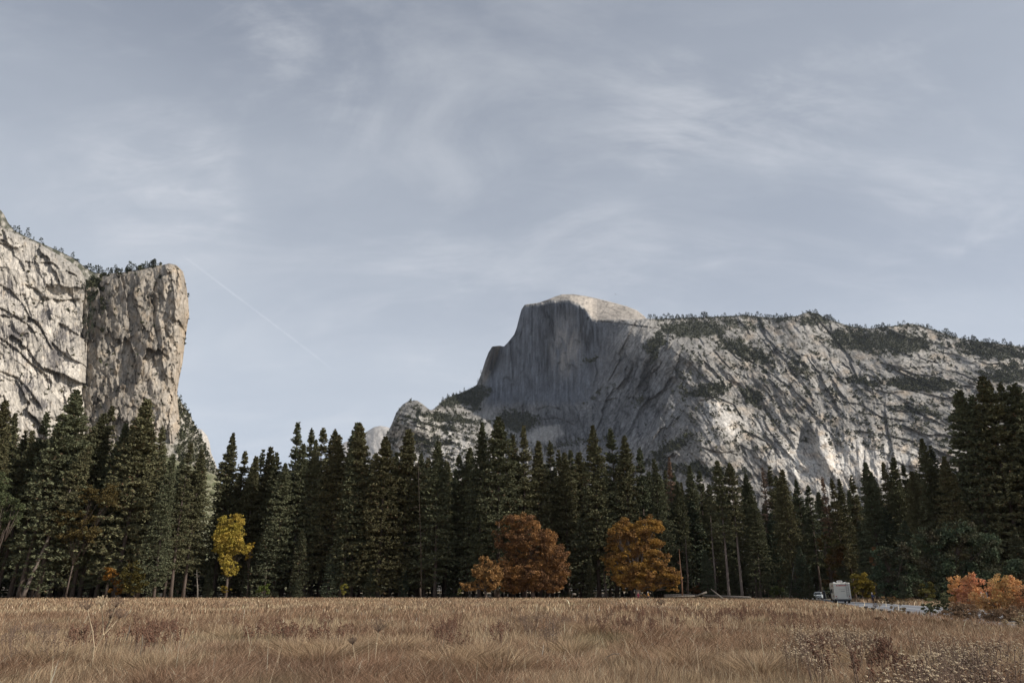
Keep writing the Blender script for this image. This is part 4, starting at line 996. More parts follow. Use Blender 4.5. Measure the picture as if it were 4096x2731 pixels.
def tiny(x, y, Y, h, label, cat, group):
    p = at3(x, y, Y); o = link('ridge_tree', TINY[random.randrange(6)], None, p)
    o.scale = (h*(.8+.4*random.random()),)*2+(h,); o.rotation_euler = (0, 0, random.random()*6.28)
    tag(o, label, cat, group); return o
r3 = random.Random(11)
for i, (x, hpx) in enumerate([(2, 7), (5, 6), (9, 5), (13, 6), (17, 7), (20, 4), (26, 8), (29, 5), (33, 4), (40, 6), (43, 3), (54, 5), (60, 6.5), (65, 4), (71, 8), (74, 5), (77, 4), (80, 7), (83, 9), (87, 10), (91, 8), (95, 9), (99, 8), (102, 6), (106, 7),
                              (110, 6), (114, 8), (118, 5), (121, 5), (128, 9), (131, 7), (134, 6), (138, 5), (141, 6), (145, 7), (154, 6), (157, 3)]):
    yg = float(WALL(x)) if x < 78 else (float(COLTOP(x)) if x > 100 else 275.0)
    Yg = 1470 if x < 100 else 1370
    if x < 78: yg -= 1.0
    tiny(x, yg+2.0, Yg, hpx*Yg/740*1.6, 'small conifer on the rim of the left cliff, outlined against the sky', 'conifer', 'conifers along the left cliff rim')
for i in range(46):
    x = 62+r3.random()**.8*92; yg = float(WALL(x))-1 if x < 78 else (float(COLTOP(x)) if x > 100 else 276.0)
    tiny(x, yg+2.5, 1470 if x < 100 else 1375, (3+5*r3.random())*2.6, 'small conifer on the rim of the left cliff, outlined against the sky', 'conifer', 'conifers along the left cliff rim')
for i in range(14):
    t = i/13; x = 83+r3.random()*9; y = 282+t*55
    tiny(x, y, 1300, 12+8*r3.random(), 'small conifer in the gully between the cliff wall and buttress', 'conifer', 'conifers in the gully of the left cliff')
for (x, y, h) in [(180, 402, 8), (184, 408, 6), (190, 417, 5), (193, 425, 5), (196, 430, 4), (200, 438, 4), (205, 448, 3), (186, 420, 4), (192, 435, 4), (198, 446, 4)]:
    tiny(x, y, 1400, h*1.9, 'small conifer on the brushy shoulder right of the buttress', 'conifer', 'conifers on the brushy shoulder')
gi = RX.shape
def surf_R(x, y):
    c = int(round((x-386)/(1090-386)*(gi[1]-1))); c = max(0, min(gi[1]-1, c))
    rr = int(np.argmin(np.abs(RY[:, c]-y))); return RP[rr, c]
n_r = 0
x = 648
while x < 1040:
    x += .8+r3.random()*1.9*(.5 if r3.random() < .5 else 1.6)
    dn = float(perlin(x/13., .5, 61)+.5*perlin(x/4., .5, 63))
    if dn < -.18: continue
    y = float(skyR(x)); p = surf_R(x, y+.6+r3.random()*1.2)
    if 803 < x < 826 and r3.random() < .6: continue
    h = (1.6+2.6*r3.random()**1.6+2.6*max(0, dn))*p[1]/740*1.3
    o = link('ridge_tree', TINY[r3.randrange(6)], None, Vector(p)); w = h*(.9+.9*r3.random()); o.scale = (w, w, h); o.rotation_euler = (0, 0, r3.random()*6.28)
    tag(o, 'tiny conifer on the crest of the long ridge, outlined against the sky', 'conifer', 'conifers along the ridge crest'); n_r += 1
for i in range(70):
    x = 440+r3.random()*42; t0 = float(skyR(x)); y = t0+r3.random()**1.3*max(2, (409-t0)*.95)
    p = surf_R(x, y); h = (3.2+2.6*r3.random())*p[1]/740
    o = link('ridge_tree', TINY[r3.randrange(6)], None, Vector(p)); o.scale = (h*.75, h*.75, h); o.rotation_euler = (0, 0, r3.random()*6.28)
    tag(o, 'tiny conifer in the stand on the slope at the left foot of the half dome', 'conifer', 'conifers at the left foot of the half dome')

def brush(name, label, P, prob, count, size, seed, cols, jitter, upk=.75):
    """one mass of scrub and far trees scattered over a surface"""
    r = np.random.default_rng(seed)
    pr = prob.ravel()/prob.sum(); idx = r.choice(len(pr), count, p=pr)
    S = P.reshape(-1, 3)[idx] + r.normal(size=(count, 3))*jitter
    per = 12
    k = np.repeat(np.arange(count), per)
    sz = size*(.5+.9*r.random(count)**2)
    tall = 1+1.6*(r.random(count) < .35)
    v = unit(r.normal(size=(len(k), 3)))*(.3+.7*r.random((len(k), 1)))
    C = S[k] + v*np.c_[sz, sz, sz*upk*tall][k] + np.c_[np.zeros((len(k), 2)), (sz*.5*tall)[k]]
    D = unit(v+r.normal(size=v.shape)*.7); Ls = sz[k]*(.8+.6*r.random(len(k)))
    V, F = diamonds(C-D*Ls[:, None]*.5, D, Ls, Ls*.75, r)
    m = r.random((count, 1)); col = (np.array(cols[0])*(1-m)+np.array(cols[1])*m)*(1+.25*r.normal(size=(count, 1)))
    o = link(name, make_mesh(name, V, [F], M_LEAF_FAR, np.clip(np.repeat(col[k], 4, 0), .008, 1))); tag(o, label, kind='stuff'); return o
w = vegR(RX, RY)**2*(RY < 500); w = w*(RY-skyR(RX) > .4)
brush('hillside_scrub', 'dark scrub and scattered trees over the granite ridge', RP, w, 22000, 4.4, 41, ((.038, .043, .026), (.082, .082, .048)), 3.0)
w = np.clip(fbm(CX_/5, CY_/4, 4, 161, .6)*3.2-1.45+1.2*ell(CX_, CY_, 96, 295, 26, 11, 84)+1.4*np.exp(-np.maximum(CY_-COLTOP(CX_), 0)/3)*(CX_ < 162), 0, 1)**2+.0005
brush('cliff_scrub', 'bushes on the ledges of the square buttress', CP, w*(CY_ < 470), 1300, 2.6, 43, ((.035, .042, .024), (.075, .075, .038)), .8)
w = np.clip(fbm(WX/5, WY/3, 4, 59, .6)*3-1.5, 0, 1)**2+.0003
brush('ledge_scrub', 'bushes on the ledges of the pale cliff wall', WP, w*(WY < 440), 500, 2.2, 44, ((.045, .05, .028), (.09, .075, .035)), .8)
brush('shoulder_scrub', 'brush covering the shoulder right of the buttress', SP, (SX > 176)*(SY < 500)*1.0, 1600, 2.6, 45, ((.04, .046, .028), (.08, .08, .045)), 1.0)

# ------------------------------------------------------------------ fallen logs and snags
def log(pts, rad, label, mat=M_SNAG, name='fallen_log', stubs=0):
    c = pts[0]; root = tag(MB().tube([Vector(p)-Vector(c) for p in pts], rad, 10).build(name, mat, None, True), label, 'log' if 'log' in name else 'snag'); root.location = c
    return root
def P3(x, y, Y): return at3(x, y, Y)
log([P3(664, 594.6, 172), P3(682, 594.2, 171), P3(698, 594.6, 170)], [.24, .22, .18], 'long grey log lying behind, left part of the log pile')
log([P3(664.8, 596.1, 168), P3(694.8, 595.2, 167)], [.18, .12], 'thin grey log lying in front of the left log')
log([P3(694, 596.0, 168), P3(706.8, 591.4, 167)], [.16, .2], 'broken log propped up with its pale snapped end in the air')
log([P3(703, 594.8, 170), P3(727, 595.8, 166), P3(750.5, 597.0, 162)], [.2, .22, .26], 'longest log, lying right of the propped logs to the bare trunks')
log([P3(711, 588.4, 167), P3(722.8, 598.0, 164)], [.1, .2], 'log leaning steeply against the long log')
log([P3(572, 593.4, 168), P3(576, 593.5, 168)], [.22, .2], 'short white log between the two big oaks')
def snag(base, top, Y, r0, label, mat, branches=5, seed=0):
    r = random.Random(seed); b = P3(*base, Y); b.z = 0; t = P3(*top, Y); h = t-b
    mb = MB().tube([(0, 0, -.2), h*.35+Vector((.1, 0, 0)), h*.7, h], [r0, r0*.8, r0*.5, r0*.15], 8)
    for i in range(branches):
        s = .3+.65*r.random(); o = h*s; a = r.random()*6.28; l = h.length*.10*(1.3-s)+.5
        e = o+Vector((math.cos(a)*l, math.sin(a)*l, l*(.4-r.random()*.6))); mb.tube([o, o.lerp(e, .5)+Vector((0, 0, .1*l)), e], [r0*.3, r0*.2, r0*.06], 4)
    q = mb.build('dead_snag', mat, None, True); q.location = b; tag(q, label, 'snag', 'dead snags'); return q
snag((198, 594.5), (196.8, 569), 172, .18, 'white bleached snag left of the yellow cottonwood', M_SNAG, 16, 1)
snag((682.3, 594), (679, 548), 170, .18, 'thin orange brown snag just right of the lone orange oak', M_BARK_RED, 4, 2)
snag((687.8, 594), (685.5, 535), 174, .26, 'thin grey trunk second right of the lone orange oak', M_BARK, 5, 3)
snag((715.5, 593), (710.5, 515), 176, .28, 'slim grey trunk left of the two bare trunks', M_BARK_PALE, 8, 4)
snag((755.7, 591), (753, 545), 172, .24, 'slim brown trunk right of the two bare trunks, with drooping dead limbs', M_BARK, 18, 5)
snag((606, 594), (604, 570), 176, .3, 'thick shaded trunk under the left side of the lone orange oak', M_BARK, 2, 6)
snag((788, 594), (794, 565), 166, .16, 'grey dead branch leaning among the trees above the long log', M_SNAG, 8, 7)
snag((422, 594), (418, 455), 180, .10, 'tall thin dead trunk between the knob and the half dome face', M_BARK, 20, 8)

# ------------------------------------------------------------------ grass
def build_grass():
    r = np.random.default_rng(3)
    def field(n, ya, yb, pw=1.0, xa=-118, xb=1142):
        px = r.random(n)*(xb-xa)+xa; py = ya+(yb-ya)*r.random(n)**pw
        X, Y = ground(px, py); return X, Y, px, py
    parts = [field(150000, 594.0, 606.0), field(170000, 604, 640), field(400000, 632, 735), field(45000, 606, 720, 1.0, -700, -118), field(45000, 606, 720, 1.0, 1142, 1720)]
    X = np.concatenate([p[0] for p in parts]); Y = np.concatenate([p[1] for p in parts])
    # not on the road, not beyond the forest edge
    A = np.array([ground(x, y) for x, y in ROAD_FAR]); B = np.array([ground(x, y) for x, y in ROAD_NEAR])
    poly = np.concatenate([A, B[::-1]]); inside = np.zeros(len(X), bool); j = len(poly)-1
    for i in range(len(poly)):
        xi, yi = poly[i]; xj, yj = poly[j]
        c = ((yi > Y) != (yj > Y)) & (X < (xj-xi)*(Y-yi)/(yj-yi+1e-9)+xi); inside ^= c; j = i
    beyond = (Y > np.interp(X, [-150, -40, 30, 55, 62, 90], [182, 184, 184, 176, 172, 165]))
    far_r = (X > 40) & (Y > 95) & (X > np.interp(Y, [60, 100, 140, 200], [60, 68, 64, 76]))
    keep = ~inside & ~beyond
    X, Y = X[keep], Y[keep]
    # arching tussocks and loose tall straws
    tx, ty, ta = [], [], []
    for (cx_, cy_, rad_, cnt) in [(338, 672, .55, 1500), (318, 682, .5, 1300), (296, 668, .45, 900), (482, 676, .5, 1300), (452, 684, .5, 1200), (500, 690, .5, 900), (40, 676, .4, 700), (395, 660, .45, 600), (572, 662, .5, 700), (690, 676, .45, 600), (760, 690, .5, 700), (862, 676, .4, 600), (590, 640, .6, 500), (230, 648, .6, 500), (150, 690, .5, 700)]:
        gx_, gy_ = ground(cx_, cy_); q = np.abs(r.normal(size=cnt))*rad_*.4; a_ = r.random(cnt)*6.283
        tx.append(gx_+np.cos(a_)*q); ty.append(gy_+np.sin(a_)*q); ta.append(a_)
    sx_, sy_ = ground(r.random(1100)*1200-90, 606+120*r.random(1100))
    nt_, ns_ = sum(len(q) for q in tx), len(sx_)
    X = np.concatenate([X]+tx+[sx_]); Y = np.concatenate([Y]+ty+[sy_]); n = len(X)
    is_t = np.zeros(n, bool); is_t[n-nt_-ns_:n-ns_] = True; is_s = np.zeros(n, bool); is_s[n-ns_:] = True
    t_ang = np.concatenate(ta)
    d = np.hypot(X, Y)
    pix = d/FPX*.96                       # metres per pixel there
    zone = fbm(X/7, Y/11, 3, 801, .6)*2.3 + fbm(X/1.7, Y/2.2, 3, 803, .6)*.9
    dens = fbm(X/2.3, Y/2.3, 3, 809)
    near = 1-sstep(24, 60, d)
    # height
    H = (.42+.30*r.random(n)+.16*zone)*(1+.25*dens)
    H = np.clip(H, .16, 1.0)
    B2 = np.array([ground(x_, y_+3.5) for x_, y_ in ROAD_NEAR]); poly = np.concatenate([A, B2[::-1]]); verge = np.zeros(n, bool); j = len(poly)-1
    for i in range(len(poly)):
        xi, yi = poly[i]; xj, yj = poly[j]
        verge ^= ((yi > Y) != (yj > Y)) & (X < (xj-xi)*(Y-yi)/(yj-yi+1e-9)+xi); j = i
    H[verge] *= .3
    matted = np.clip(.45+zone*.9, 0, 1)*near
    # wind-laid direction shared by neighbours
    ang = fbm(X/2.0, Y/2.0, 2, 811)*5.0+r.normal(size=n)*1.5
    lean = (.15+.35*r.random(n)) + matted*(.2+.6*r.random(n))
    H[is_t] = .75+.45*r.random(nt_); ang[is_t] = t_ang+r.normal(size=nt_)*.25; lean[is_t] = .7+.5*r.random(nt_)
    H[is_s] = .75+.4*r.random(ns_); lean[is_s] = np.abs(r.normal(size=ns_))*.4
    lx, ly = np.cos(ang)*lean, np.sin(ang)*lean
    wd = np.clip(pix*(.18+.26*r.random(n)), .004, .2)
    wd = np.where(d > 60, pix*(.4+.45*r.random(n)), wd)
    wd[is_t] *= .8; wd[is_s] *= .75
    # four-level bent strip
    base = np.stack([X, Y, 0.10*perlin(X/9, Y/9, 3)*np.exp(-(X*X+Y*Y)/200**2)*(1-sstep(60, 90, Y)*sstep(10, 40, X))-.02], 1)
    base[:, 2] = np.where((Y > 50) & (X > 25), -.01, base[:, 2])
    wa = r.random(n)*np.pi*2; side = np.stack([np.cos(wa), np.sin(wa)*.6, np.zeros(n)], 1)
    def pt(t, curl):
        dx = H*(lx*t**1.6); dy = H*(ly*t**1.6); up = H*(t-.35*lean*t**2.2*curl)
        return base+np.stack([dx, dy, np.maximum(up, .01)], 1)
    a, b, c = pt(.0, 1), pt(.5, 1), pt(1.0, 1)
    m = pt(.78, 1)
    w = wd[:, None]*.5
    V = np.stack([a-side*w, a+side*w, b+side*w*.9, b-side*w*.9, m+side*w*.6, m-side*w*.6, c], 1).reshape(-1, 3)
    i0 = np.arange(n)*7
    Q = np.concatenate([np.stack([i0, i0+1, i0+2, i0+3], 1), np.stack([i0+3, i0+2, i0+4, i0+5], 1)]); T = np.stack([i0+5, i0+4, i0+6], 1)
    straw = np.array([.45, .35, .225]); tan = np.array([.33, .235, .15]); red = np.array([.235, .145, .092]); brown = np.array([.16, .10, .065]); green = np.array([.17, .16, .085]); pale = np.array([.62, .51, .36])
    q = zone + r.normal(size=n)*.42 + .15
    far = sstep(38, 95, d)
    c0 = blend(np.tile(tan, (n, 1)), red, np.clip(q*1.1+.22, 0, 1)*(1-far*.35))
    c0 = blend(c0, straw, np.clip(-q*1.3+far*.5-.18, 0, 1))
    c0 = blend(c0, np.tile(brown, (n, 1)), (r.random(n) < .12*(1-far*.6))*1.0)
    c0 = blend(c0, np.tile(pale, (n, 1)), (r.random(n) < .04)*1.0)
    gz_ = np.clip(fbm(X/5, Y/8, 3, 821)*2.6-.7, 0, 1); c0 = blend(c0, np.tile(green, (n, 1)), gz_*.6)
    pz = np.clip(fbm(X/9, Y/16, 3, 823)*2.4-.6, 0, 1); c0 = blend(c0, np.tile(np.array([.25, .18, .14]), (n, 1)), pz*.75*np.clip(far+.35, 0, 1))
    c0[is_t] = np.array([.33, .235, .145])*(.5+.8*r.random((nt_, 1))); c0[is_s] = np.array([.66, .54, .38])*(.5+.6*r.random((ns_, 1)))
    c0 = c0*1.12*np.clip(1+.30*r.normal(size=n)+.5*fbm(X/.7, Y/1.0, 2, 831), .3, 1.9)[:, None]
    o = link('grass', make_mesh('grass', V, [Q, T], M_DRY, np.clip(np.repeat(c0, 7, 0), .02, .85))); tag(o, 'dry autumn grass covering the meadow', kind='stuff')
build_grass()

# ------------------------------------------------------------------ meadow plants
M_STALK = plain('dry_stalk', (.42, .33, .22), .9, noise=.3, nscale=6)
M_STALK_DK = plain('dark_stalk', (.16, .11, .08), .9, noise=.3, nscale=6)
M_DOCK = plain('rust_seed', (.16, .085, .055), .95, noise=.4, nscale=20)
M_PALEHEAD = plain('pale_seed', (.50, .39, .26), .95, noise=.3, nscale=20)
def plantY(ytop, h):
    dx, dy, dz = ray(0, ytop); return float((h-CAMH)*dy/dz)
def cow_parsnip(stems, Y, label):
    """stems: list of (list of picture points ground->head, umbel radius px or 0)"""
    b = stems[0][0][0]; root_p = P3(b[0], b[1], Y); root_p.z = 0
    root = empty('cow_parsnip', root_p, 0, label, 'dry plant', 'dry cow parsnips')
    r = random.Random(len(label))
    sb = MB(); ub = []
    for pts, rad in stems:
        w = [P3(x, y, Y+dy_*.0)-root_p for dy_, (x, y) in enumerate(pts)]
        off = r.uniform(-.25, .25)
        for i, p in enumerate(w): p.y += off*i/len(w)
        if pts is stems[0][0] or pts[0] == b: w[0].z = -.05
        sb.tube(w, [.015-.008*i/len(w) for i in range(len(w))], 6)
        for p in w[1:-1]: sb.ball(p, .026, .026, .02, 6, 4)
        if rad:
            top = w[-1]; ax = (w[-1]-w[-2]).normalized(); ax = (ax+Vector((0, 0, .8))).normalized()
            u = MB(); u.ball(top, .02, .02, .015, 6, 4); R = rad*Y/FPX
            e1 = ax.orthogonal().normalized(); e2 = ax.cross(e1)
            for k in range(26):
                a = k*2.4; q = math.sqrt((k+.5)/26)*.95
                d = (ax*(1.05-q*.65)+(e1*math.cos(a)+e2*math.sin(a))*q).normalized()
                L_ = R*(.85+.25*r.random())/max(.75, q+.1)*.9
                t = top+d*L_; u.tube([top, top+d*L_*.5+ax*.01, t], [.004, .0035, .003], 3)
                for m in range(4):
                    dd = (ax+Vector((r.uniform(-1, 1), r.uniform(-1, 1), r.uniform(-.2, .8)))*.8).normalized()
                    u.tube([t, t+dd*.045], [.002, .005], 3)
            ub.append(u)
    sb.build('stem', M_STALK, root)
    for u in ub: u.build('flower_head', M_STALK_DK if random.random() < .6 else M_STALK, root)
cow_parsnip([([(89, 684), (93, 664), (96.2, 646), (95.5, 630), (91.3, 609)], 7), ([(96.2, 646), (104, 633.7), (103.8, 618), (103.6, 605)], 6.5), ([(104, 633.7), (112, 621), (118.9, 606.3)], 6.5),
             ([(104, 633.7), (111.7, 617.5)], 6), ([(104, 633.7), (110, 626), (115.5, 617.8)], 6.5)], 18.5, 'tall branching dry cow parsnip with five flower heads, at the left')
cow_parsnip([([(374.5, 690), (374.8, 664), (376.5, 643), (378.5, 631)], 9)], 17.6, 'single tall dry cow parsnip standing left of the picture centre')
cow_parsnip([([(360, 692), (356, 664), (353, 643.5)], 4)], 17.2, 'thin dry stalk with a small pale head beside the tall cow parsnip')
cow_parsnip([([(446, 696), (445, 680), (444.5, 669)], 8)], 16.8, 'low dark cow parsnip head near the bottom of the photo')
cow_parsnip([([(664, 642), (663, 620), (661.5, 604)], 3.5)], 29, 'thin cow parsnip in the right centre, pale stalk')
cow_parsnip([([(877, 613), (876.6, 607)], 2.5), ([(879.5, 613), (880.5, 605.5)], 2.6)], 44, 'pinkish dry flower heads rising in front of the road')
def head_plant_mesh(name, seed, kind):
    r = random.Random(seed); mb = MB(); hb = MB()
    ns = 5 if kind == 'dock' else 6
    for s in range(ns):
        a = r.random()*6.28; q = r.random()*.16; h = .7+.35*r.random()
        x, y = math.cos(a)*q, math.sin(a)*q; tx, ty = x*2.2+r.uniform(-.08, .08), y*2.2+r.uniform(-.08, .08)
        mb.tube([(x, y, -.05), ((x+tx)/2, (y+ty)/2, h*.55), (tx, ty, h)], [.009, .007, .004], 4)
        if kind == 'dock':
            for k in range(20):
                t = .68+.32*r.random(); c = Vector((x+(tx-x)*t, y+(ty-y)*t, h*t)); sp_ = .075*(1.25-t)
                c += Vector((r.gauss(0, sp_), r.gauss(0, sp_), r.gauss(0, .02))); s_ = .008+.012*r.random()
                hb.ball(c, s_, s_, s_*1.3, 5, 3)
        else:
            for k in range(4):
                bz = h*(.62+.38*r.random()); c0 = Vector((tx*bz/h, ty*bz/h, bz)); c = c0+Vector((r.gauss(0, .11), r.gauss(0, .11), .04+.12*r.random()))
                mb.tube([c0, c], [.004, .003], 3); s_ = .009+.008*r.random(); hb.ball(c, s_*1.3, s_*1.3, s_*.9, 6, 3)
    V = np.array(mb.v+hb.v); F4 = [f for f in mb.f if len(f) == 4]+[tuple(i+len(mb.v) for i in f) for f in hb.f]
    me = bpy.data.meshes.new(name); me.from_pydata([tuple(v) for v in V], [], F4); me.update()
    nst = len([f for f in mb.f if len(f) == 4])
    me.materials.append(M_STALK_DK); me.materials.append({'dock': M_DOCK, 'pale': M_PALEHEAD, 'brown': M_STALK_DK}[kind])
    me.polygons.foreach_set('material_index', np.array([0]*nst+[1]*(len(F4)-nst), np.int32))
    return me
HP = {k: [head_plant_mesh(n, 50+i+j*10, k) for i in range(4)] for j, (k, n) in enumerate((('dock', 'dock_plant'), ('pale', 'seed_head_plant'), ('brown', 'brown_seed_plant')))}
CLUST = [('dock', 129, 183, 613, 624, 20, 'in the dark patch right of the branching cow parsnip'), ('dock', 238, 348, 612, 622, 26, 'in the dark band left of centre'), ('dock', 74, 101, 617, 624, 7, 'behind the branching cow parsnip'),
 ('dock', 439, 457, 612, 624, 12, 'in the small dark clump near the centre'), ('dock', 493, 502, 619, 624, 4, 'in the tiny dark clump right of centre'), ('brown', 510, 575, 609, 619, 22, 'in the greyish patch below the big oak'),
 ('dock', 585, 692, 603, 615, 36, 'scattered below the walkers'), ('dock', 700, 755, 603, 608, 20, 'in the row below the fallen logs'), ('dock', 769, 820, 606, 613, 16, 'left of the motorhome'), ('pale', 788, 812, 622, 640, 12, 'in the tall pale headed clump below the motorhome'),
 ('dock', 842, 898, 630, 650, 9, 'in the dark red clump below the road'), ('pale', 828, 878, 618, 632, 18, 'in the band just below the road'), ('dock', 812, 826, 625, 632, 6, 'in the small red clump left of the pale heads'),
 ('pale', 893, 1024, 630, 668, 46, 'in the lower right corner'), ('brown', 0, 60, 612, 640, 10, 'near the left edge'), ('brown', 383, 439, 597, 602, 16, 'in the far brown patch before the forest'), ('brown', 950, 1024, 640, 670, 10, 'dark stalked, in the lower right corner')]
r5 = random.Random(21)
for kind, x0, x1, y0, y1, n, where in CLUST:
    for i in range(n):
        h = .78+.3*r5.random(); x = min(max(r5.gauss((x0+x1)/2, (x1-x0)/3.2), x0-25), x1+25); y = r5.gauss((y0+y1)/2, (y1-y0)/2.6); Y = plantY(y, h)
        if Y < 8 or Y > 175: continue
        p = P3(x, y, Y); me = HP[kind][r5.randrange(4)]
        o = link(me.name.split('.')[0], me, None, Vector((p.x, p.y, gz(p.x, p.y)))); o.scale = (1.25, 1.25, h*.92); o.rotation_euler = (0, 0, r5.random()*6.28)
        lab = {'dock': 'rust brown dock plant ', 'pale': 'dry plant with pale round seed heads ', 'brown': 'dark brown dry seed plant '}[kind]+where
        tag(o, lab, 'dry plant', {'dock': 'rusty dock plants ', 'pale': 'pale headed dry plants ', 'brown': 'brown dry plants '}[kind]+where)
def stick(a, b, Y, rad, label):
    p = P3(*a, Y); q = P3(*b, Y); p.z = max(p.z, .05); mid = (p+q)/2+Vector((0, .05, .03))
    o = MB().tube([Vector((0, 0, 0)), mid-p, q-p], [rad, rad*.8, rad*.5], 6).build('dry_stick', M_SNAG, None, True); o.location = p; tag(o, label, 'stick', 'pale dry sticks in the grass')
stick((204, 673.5), (235, 663), 17.5, .014, 'pale stick slanting up to the right, left of the centre bottom')
stick((98, 681.5), (132, 679), 15.6, .018, 'pale thick stick lying at the bottom left')
stick((165, 683), (166, 662), 17.3, .016, 'pale stick standing upright at the lower left')
stick((140, 655), (142.5, 634), 19.5, .010, 'thin straight pale stalk right of the branching cow parsnip')
stick((607, 656), (620, 653), 19.5, .012, 'short white stick right of centre')
stick((674, 673), (699, 670), 17, .012, 'thin pale stick lying in the lower right centre')
stick((605, 658), (612, 668), 18.5, .010, 'short curved pale stick under the short white one')
stick((126, 640), (130, 624), 21, .012, 'short pale stalk right of the branching cow parsnip')

# ------------------------------------------------------------------ motorhome, cars, sign, road posts
M_WHITE = plain('motorhome_cream', (.54, .52, .46), .45, noise=.05, nscale=1.5)
M_WHITE2 = plain('white_plastic', (.78, .78, .76), .4, noise=.04)
M_GLASS = plain('tinted_glass', (.03, .035, .04), .08, noise=.0, spec=.6)
M_BLACK = plain('black_rubber', (.02, .02, .022), .8)
M_TRIM = plain('dark_trim', (.05, .05, .06), .6)
M_RED = plain('red_lens', (.35, .02, .02), .3)
M_REDTXT = plain('red_lettering', (.42, .02, .03), .5, noise=0)
M_GREYTXT = plain('grey_lettering', (.3, .3, .3), .6, noise=0)
M_STRIPE = plain('tan_graphics', (.33, .26, .2), .5)
M_CHROME = plain('rim_metal', (.5, .5, .52), .35, .8)
def text(body, size, mat, parent, loc, rot_, name='lettering'):
    cu = bpy.data.curves.new(name, 'FONT'); cu.body = body; cu.size = size; cu.extrude = .004; cu.offset = .012; cu.align_x = 'CENTER'; cu.align_y = 'CENTER'
    t = bpy.data.objects.new('tmp', cu); COL.objects.link(t)
    me = bpy.data.meshes.new_from_object(t.evaluated_get(bpy.context.evaluated_depsgraph_get()))
    bpy.data.objects.remove(t); me.materials.clear(); me.materials.append(mat)
    o = link(name, me, parent, loc); o.rotation_euler = rot_; return o
def wheel(parent, x, y, z, r, w):
    t = MB().disc((x, y, z), r, -w/2, w/2, 20).build('wheel', M_BLACK, parent, False)
    MB().disc((x, y, z), r*.58, -w/2-.006, w/2+.006, 14).build('rim', M_CHROME, t)
def motorhome():
    p = P3(844.6, 603.0, 124)
    root = empty('motorhome', (p.x-.1, 124.0, .036), -math.radians(17.5), 'cream motorhome seen from behind, driving away on the road', 'motorhome')
    W = 1.22
    prof_ = [(0, .62), (5.7, .62), (5.7, 1.95), (6.4, 2.0), (7.0, 2.25), (7.05, 2.6), (6.7, 3.0), (6.2, 3.1), (.12, 3.1), (0, 2.95)]
    MB().prism(prof_, -W, W, axis='x').build('body', M_WHITE, root)
    MB().prism([(5.703, .5), (7.7, .5), (7.75, 1.05), (6.9, 1.25), (6.2, 1.94), (5.703, 1.94)], -.95, .95, axis='x').build('cab', M_WHITE2, root)
    MB().prism([(6.84, 1.32), (6.88, 1.34), (6.32, 1.90), (6.28, 1.88)], -.85, .85, axis='x').build('windscreen', M_GLASS, root)
    for (y0, y1, z0, z1) in ((.9, 1.35, 1.5, 2.2), (2.6, 3.3, 1.55, 2.15), (3.7, 4.2, 1.4, 2.1), (4.6, 5.2, 1.55, 2.2)):
        for s in (-1, 1):
            a, b = sorted((s*(W+.002), s*(W+.03))); w = MB().box(a, b, y0, y1, z0, z1).build('window', M_GLASS, root)
    for s in (-1, 1):
        a, b = sorted((s*(W+.002), s*(W+.012)))
        MB().prism([(.1, 2.3), (2.4, 2.62), (5.3, 2.3), (5.3, 2.4), (2.4, 2.86), (.1, 2.7)], a, b, axis='x').build('side_graphic', M_STRIPE, root)
        MB().prism([(.2, .8), (3.4, 1.0), (.3, 1.35)], a, b, axis='x').build('side_graphic', M_STRIPE, root)
    MB().box(-1.1, 1.1, -.16, -.002, .42, .62, bev=.03).build('bumper', M_TRIM, root)
    MB().box(-.5, .5, -.02, .3, .3, .42).build('tow_hitch', M_TRIM, root)
    for s in (-1, 1):
        q = MB(); q.tube([(s*.98, -.002, 1.02), (s*.98, -.03, 1.02)], .085, 12); q.build('tail_light', M_RED, root)
    for x0, x1 in ((-1.05, -.75), (.78, 1.05)):
        MB().box(x0, x1, -.02, -.002, .72, .84).build('reflector', M_STRIPE, root)
    lad = MB()
    for x in (.62, .95): lad.tube([(x, -.02, .95), (x, -.09, 1.0), (x, -.09, 3.12), (x, .1, 3.2)], .018, 6)
    for k in range(8): lad.tube([(.62, -.09, 1.15+.26*k), (.95, -.09, 1.15+.26*k)], .016, 6)
    lad.build('ladder', M_TRIM, root)
    ac = MB().box(-.55, .25, .5, 1.4, 3.103, 3.42, bev=.08).build('air_conditioner', M_WHITE2, root); MB().box(-.45, .15, .485, .497, 3.17, 3.32).build('grille', M_STRIPE, ac)
    MB().box(-1.15, -.8, .6, 1.0, 3.103, 3.2, bev=.03).build('roof_vent', M_WHITE2, root); MB().box(.45, .8, .6, 1.0, 3.103, 3.2, bev=.03).build('roof_vent', M_WHITE2, root)
    MB().box(-.2, .2, -.03, -.002, 2.93, 2.98).build('marker_lamp', M_TRIM, root)
    text('EL MONTE RV', .235, M_REDTXT, root, (-.05, -.012, 2.66), (math.pi/2, 0, 0))
    g = MB(); rr = random.Random(2); x = -.45
    while x < .5: l = .03+.05*rr.random(); g.box(x, x+l, -.008, -.002, 2.06, 2.10+.03*rr.random()); x += l+.03
    g.build('small_print', M_GREYTXT, root)
    g = MB(); x = -.22
    for k in range(12):
        if k in (3, 7): x += .035; 
        g.box(x, x+.035, -.008, -.002, 1.76, 1.83); x += .045
    g.build('phone_line', M_TRIM, root)
    for s in (-1, 1):
        wheel(root, s*.98, 1.9, .42, .42, .30); wheel(root, s*.85, 6.7, .38, .38, .24)
        m = MB().box(s*1.0-.0, s*1.0+s*.28 if s > 0 else s*1.0, 6.4, 6.5, 1.35, 1.75) if s > 0 else MB().box(-1.28, -1.0, 6.4, 6.5, 1.35, 1.75)
        m.build('mirror', M_TRIM, root)
    MB().box(-.7, .7, .3, 7.2, .36, .5).build('chassis', M_BLACK, root)
motorhome()
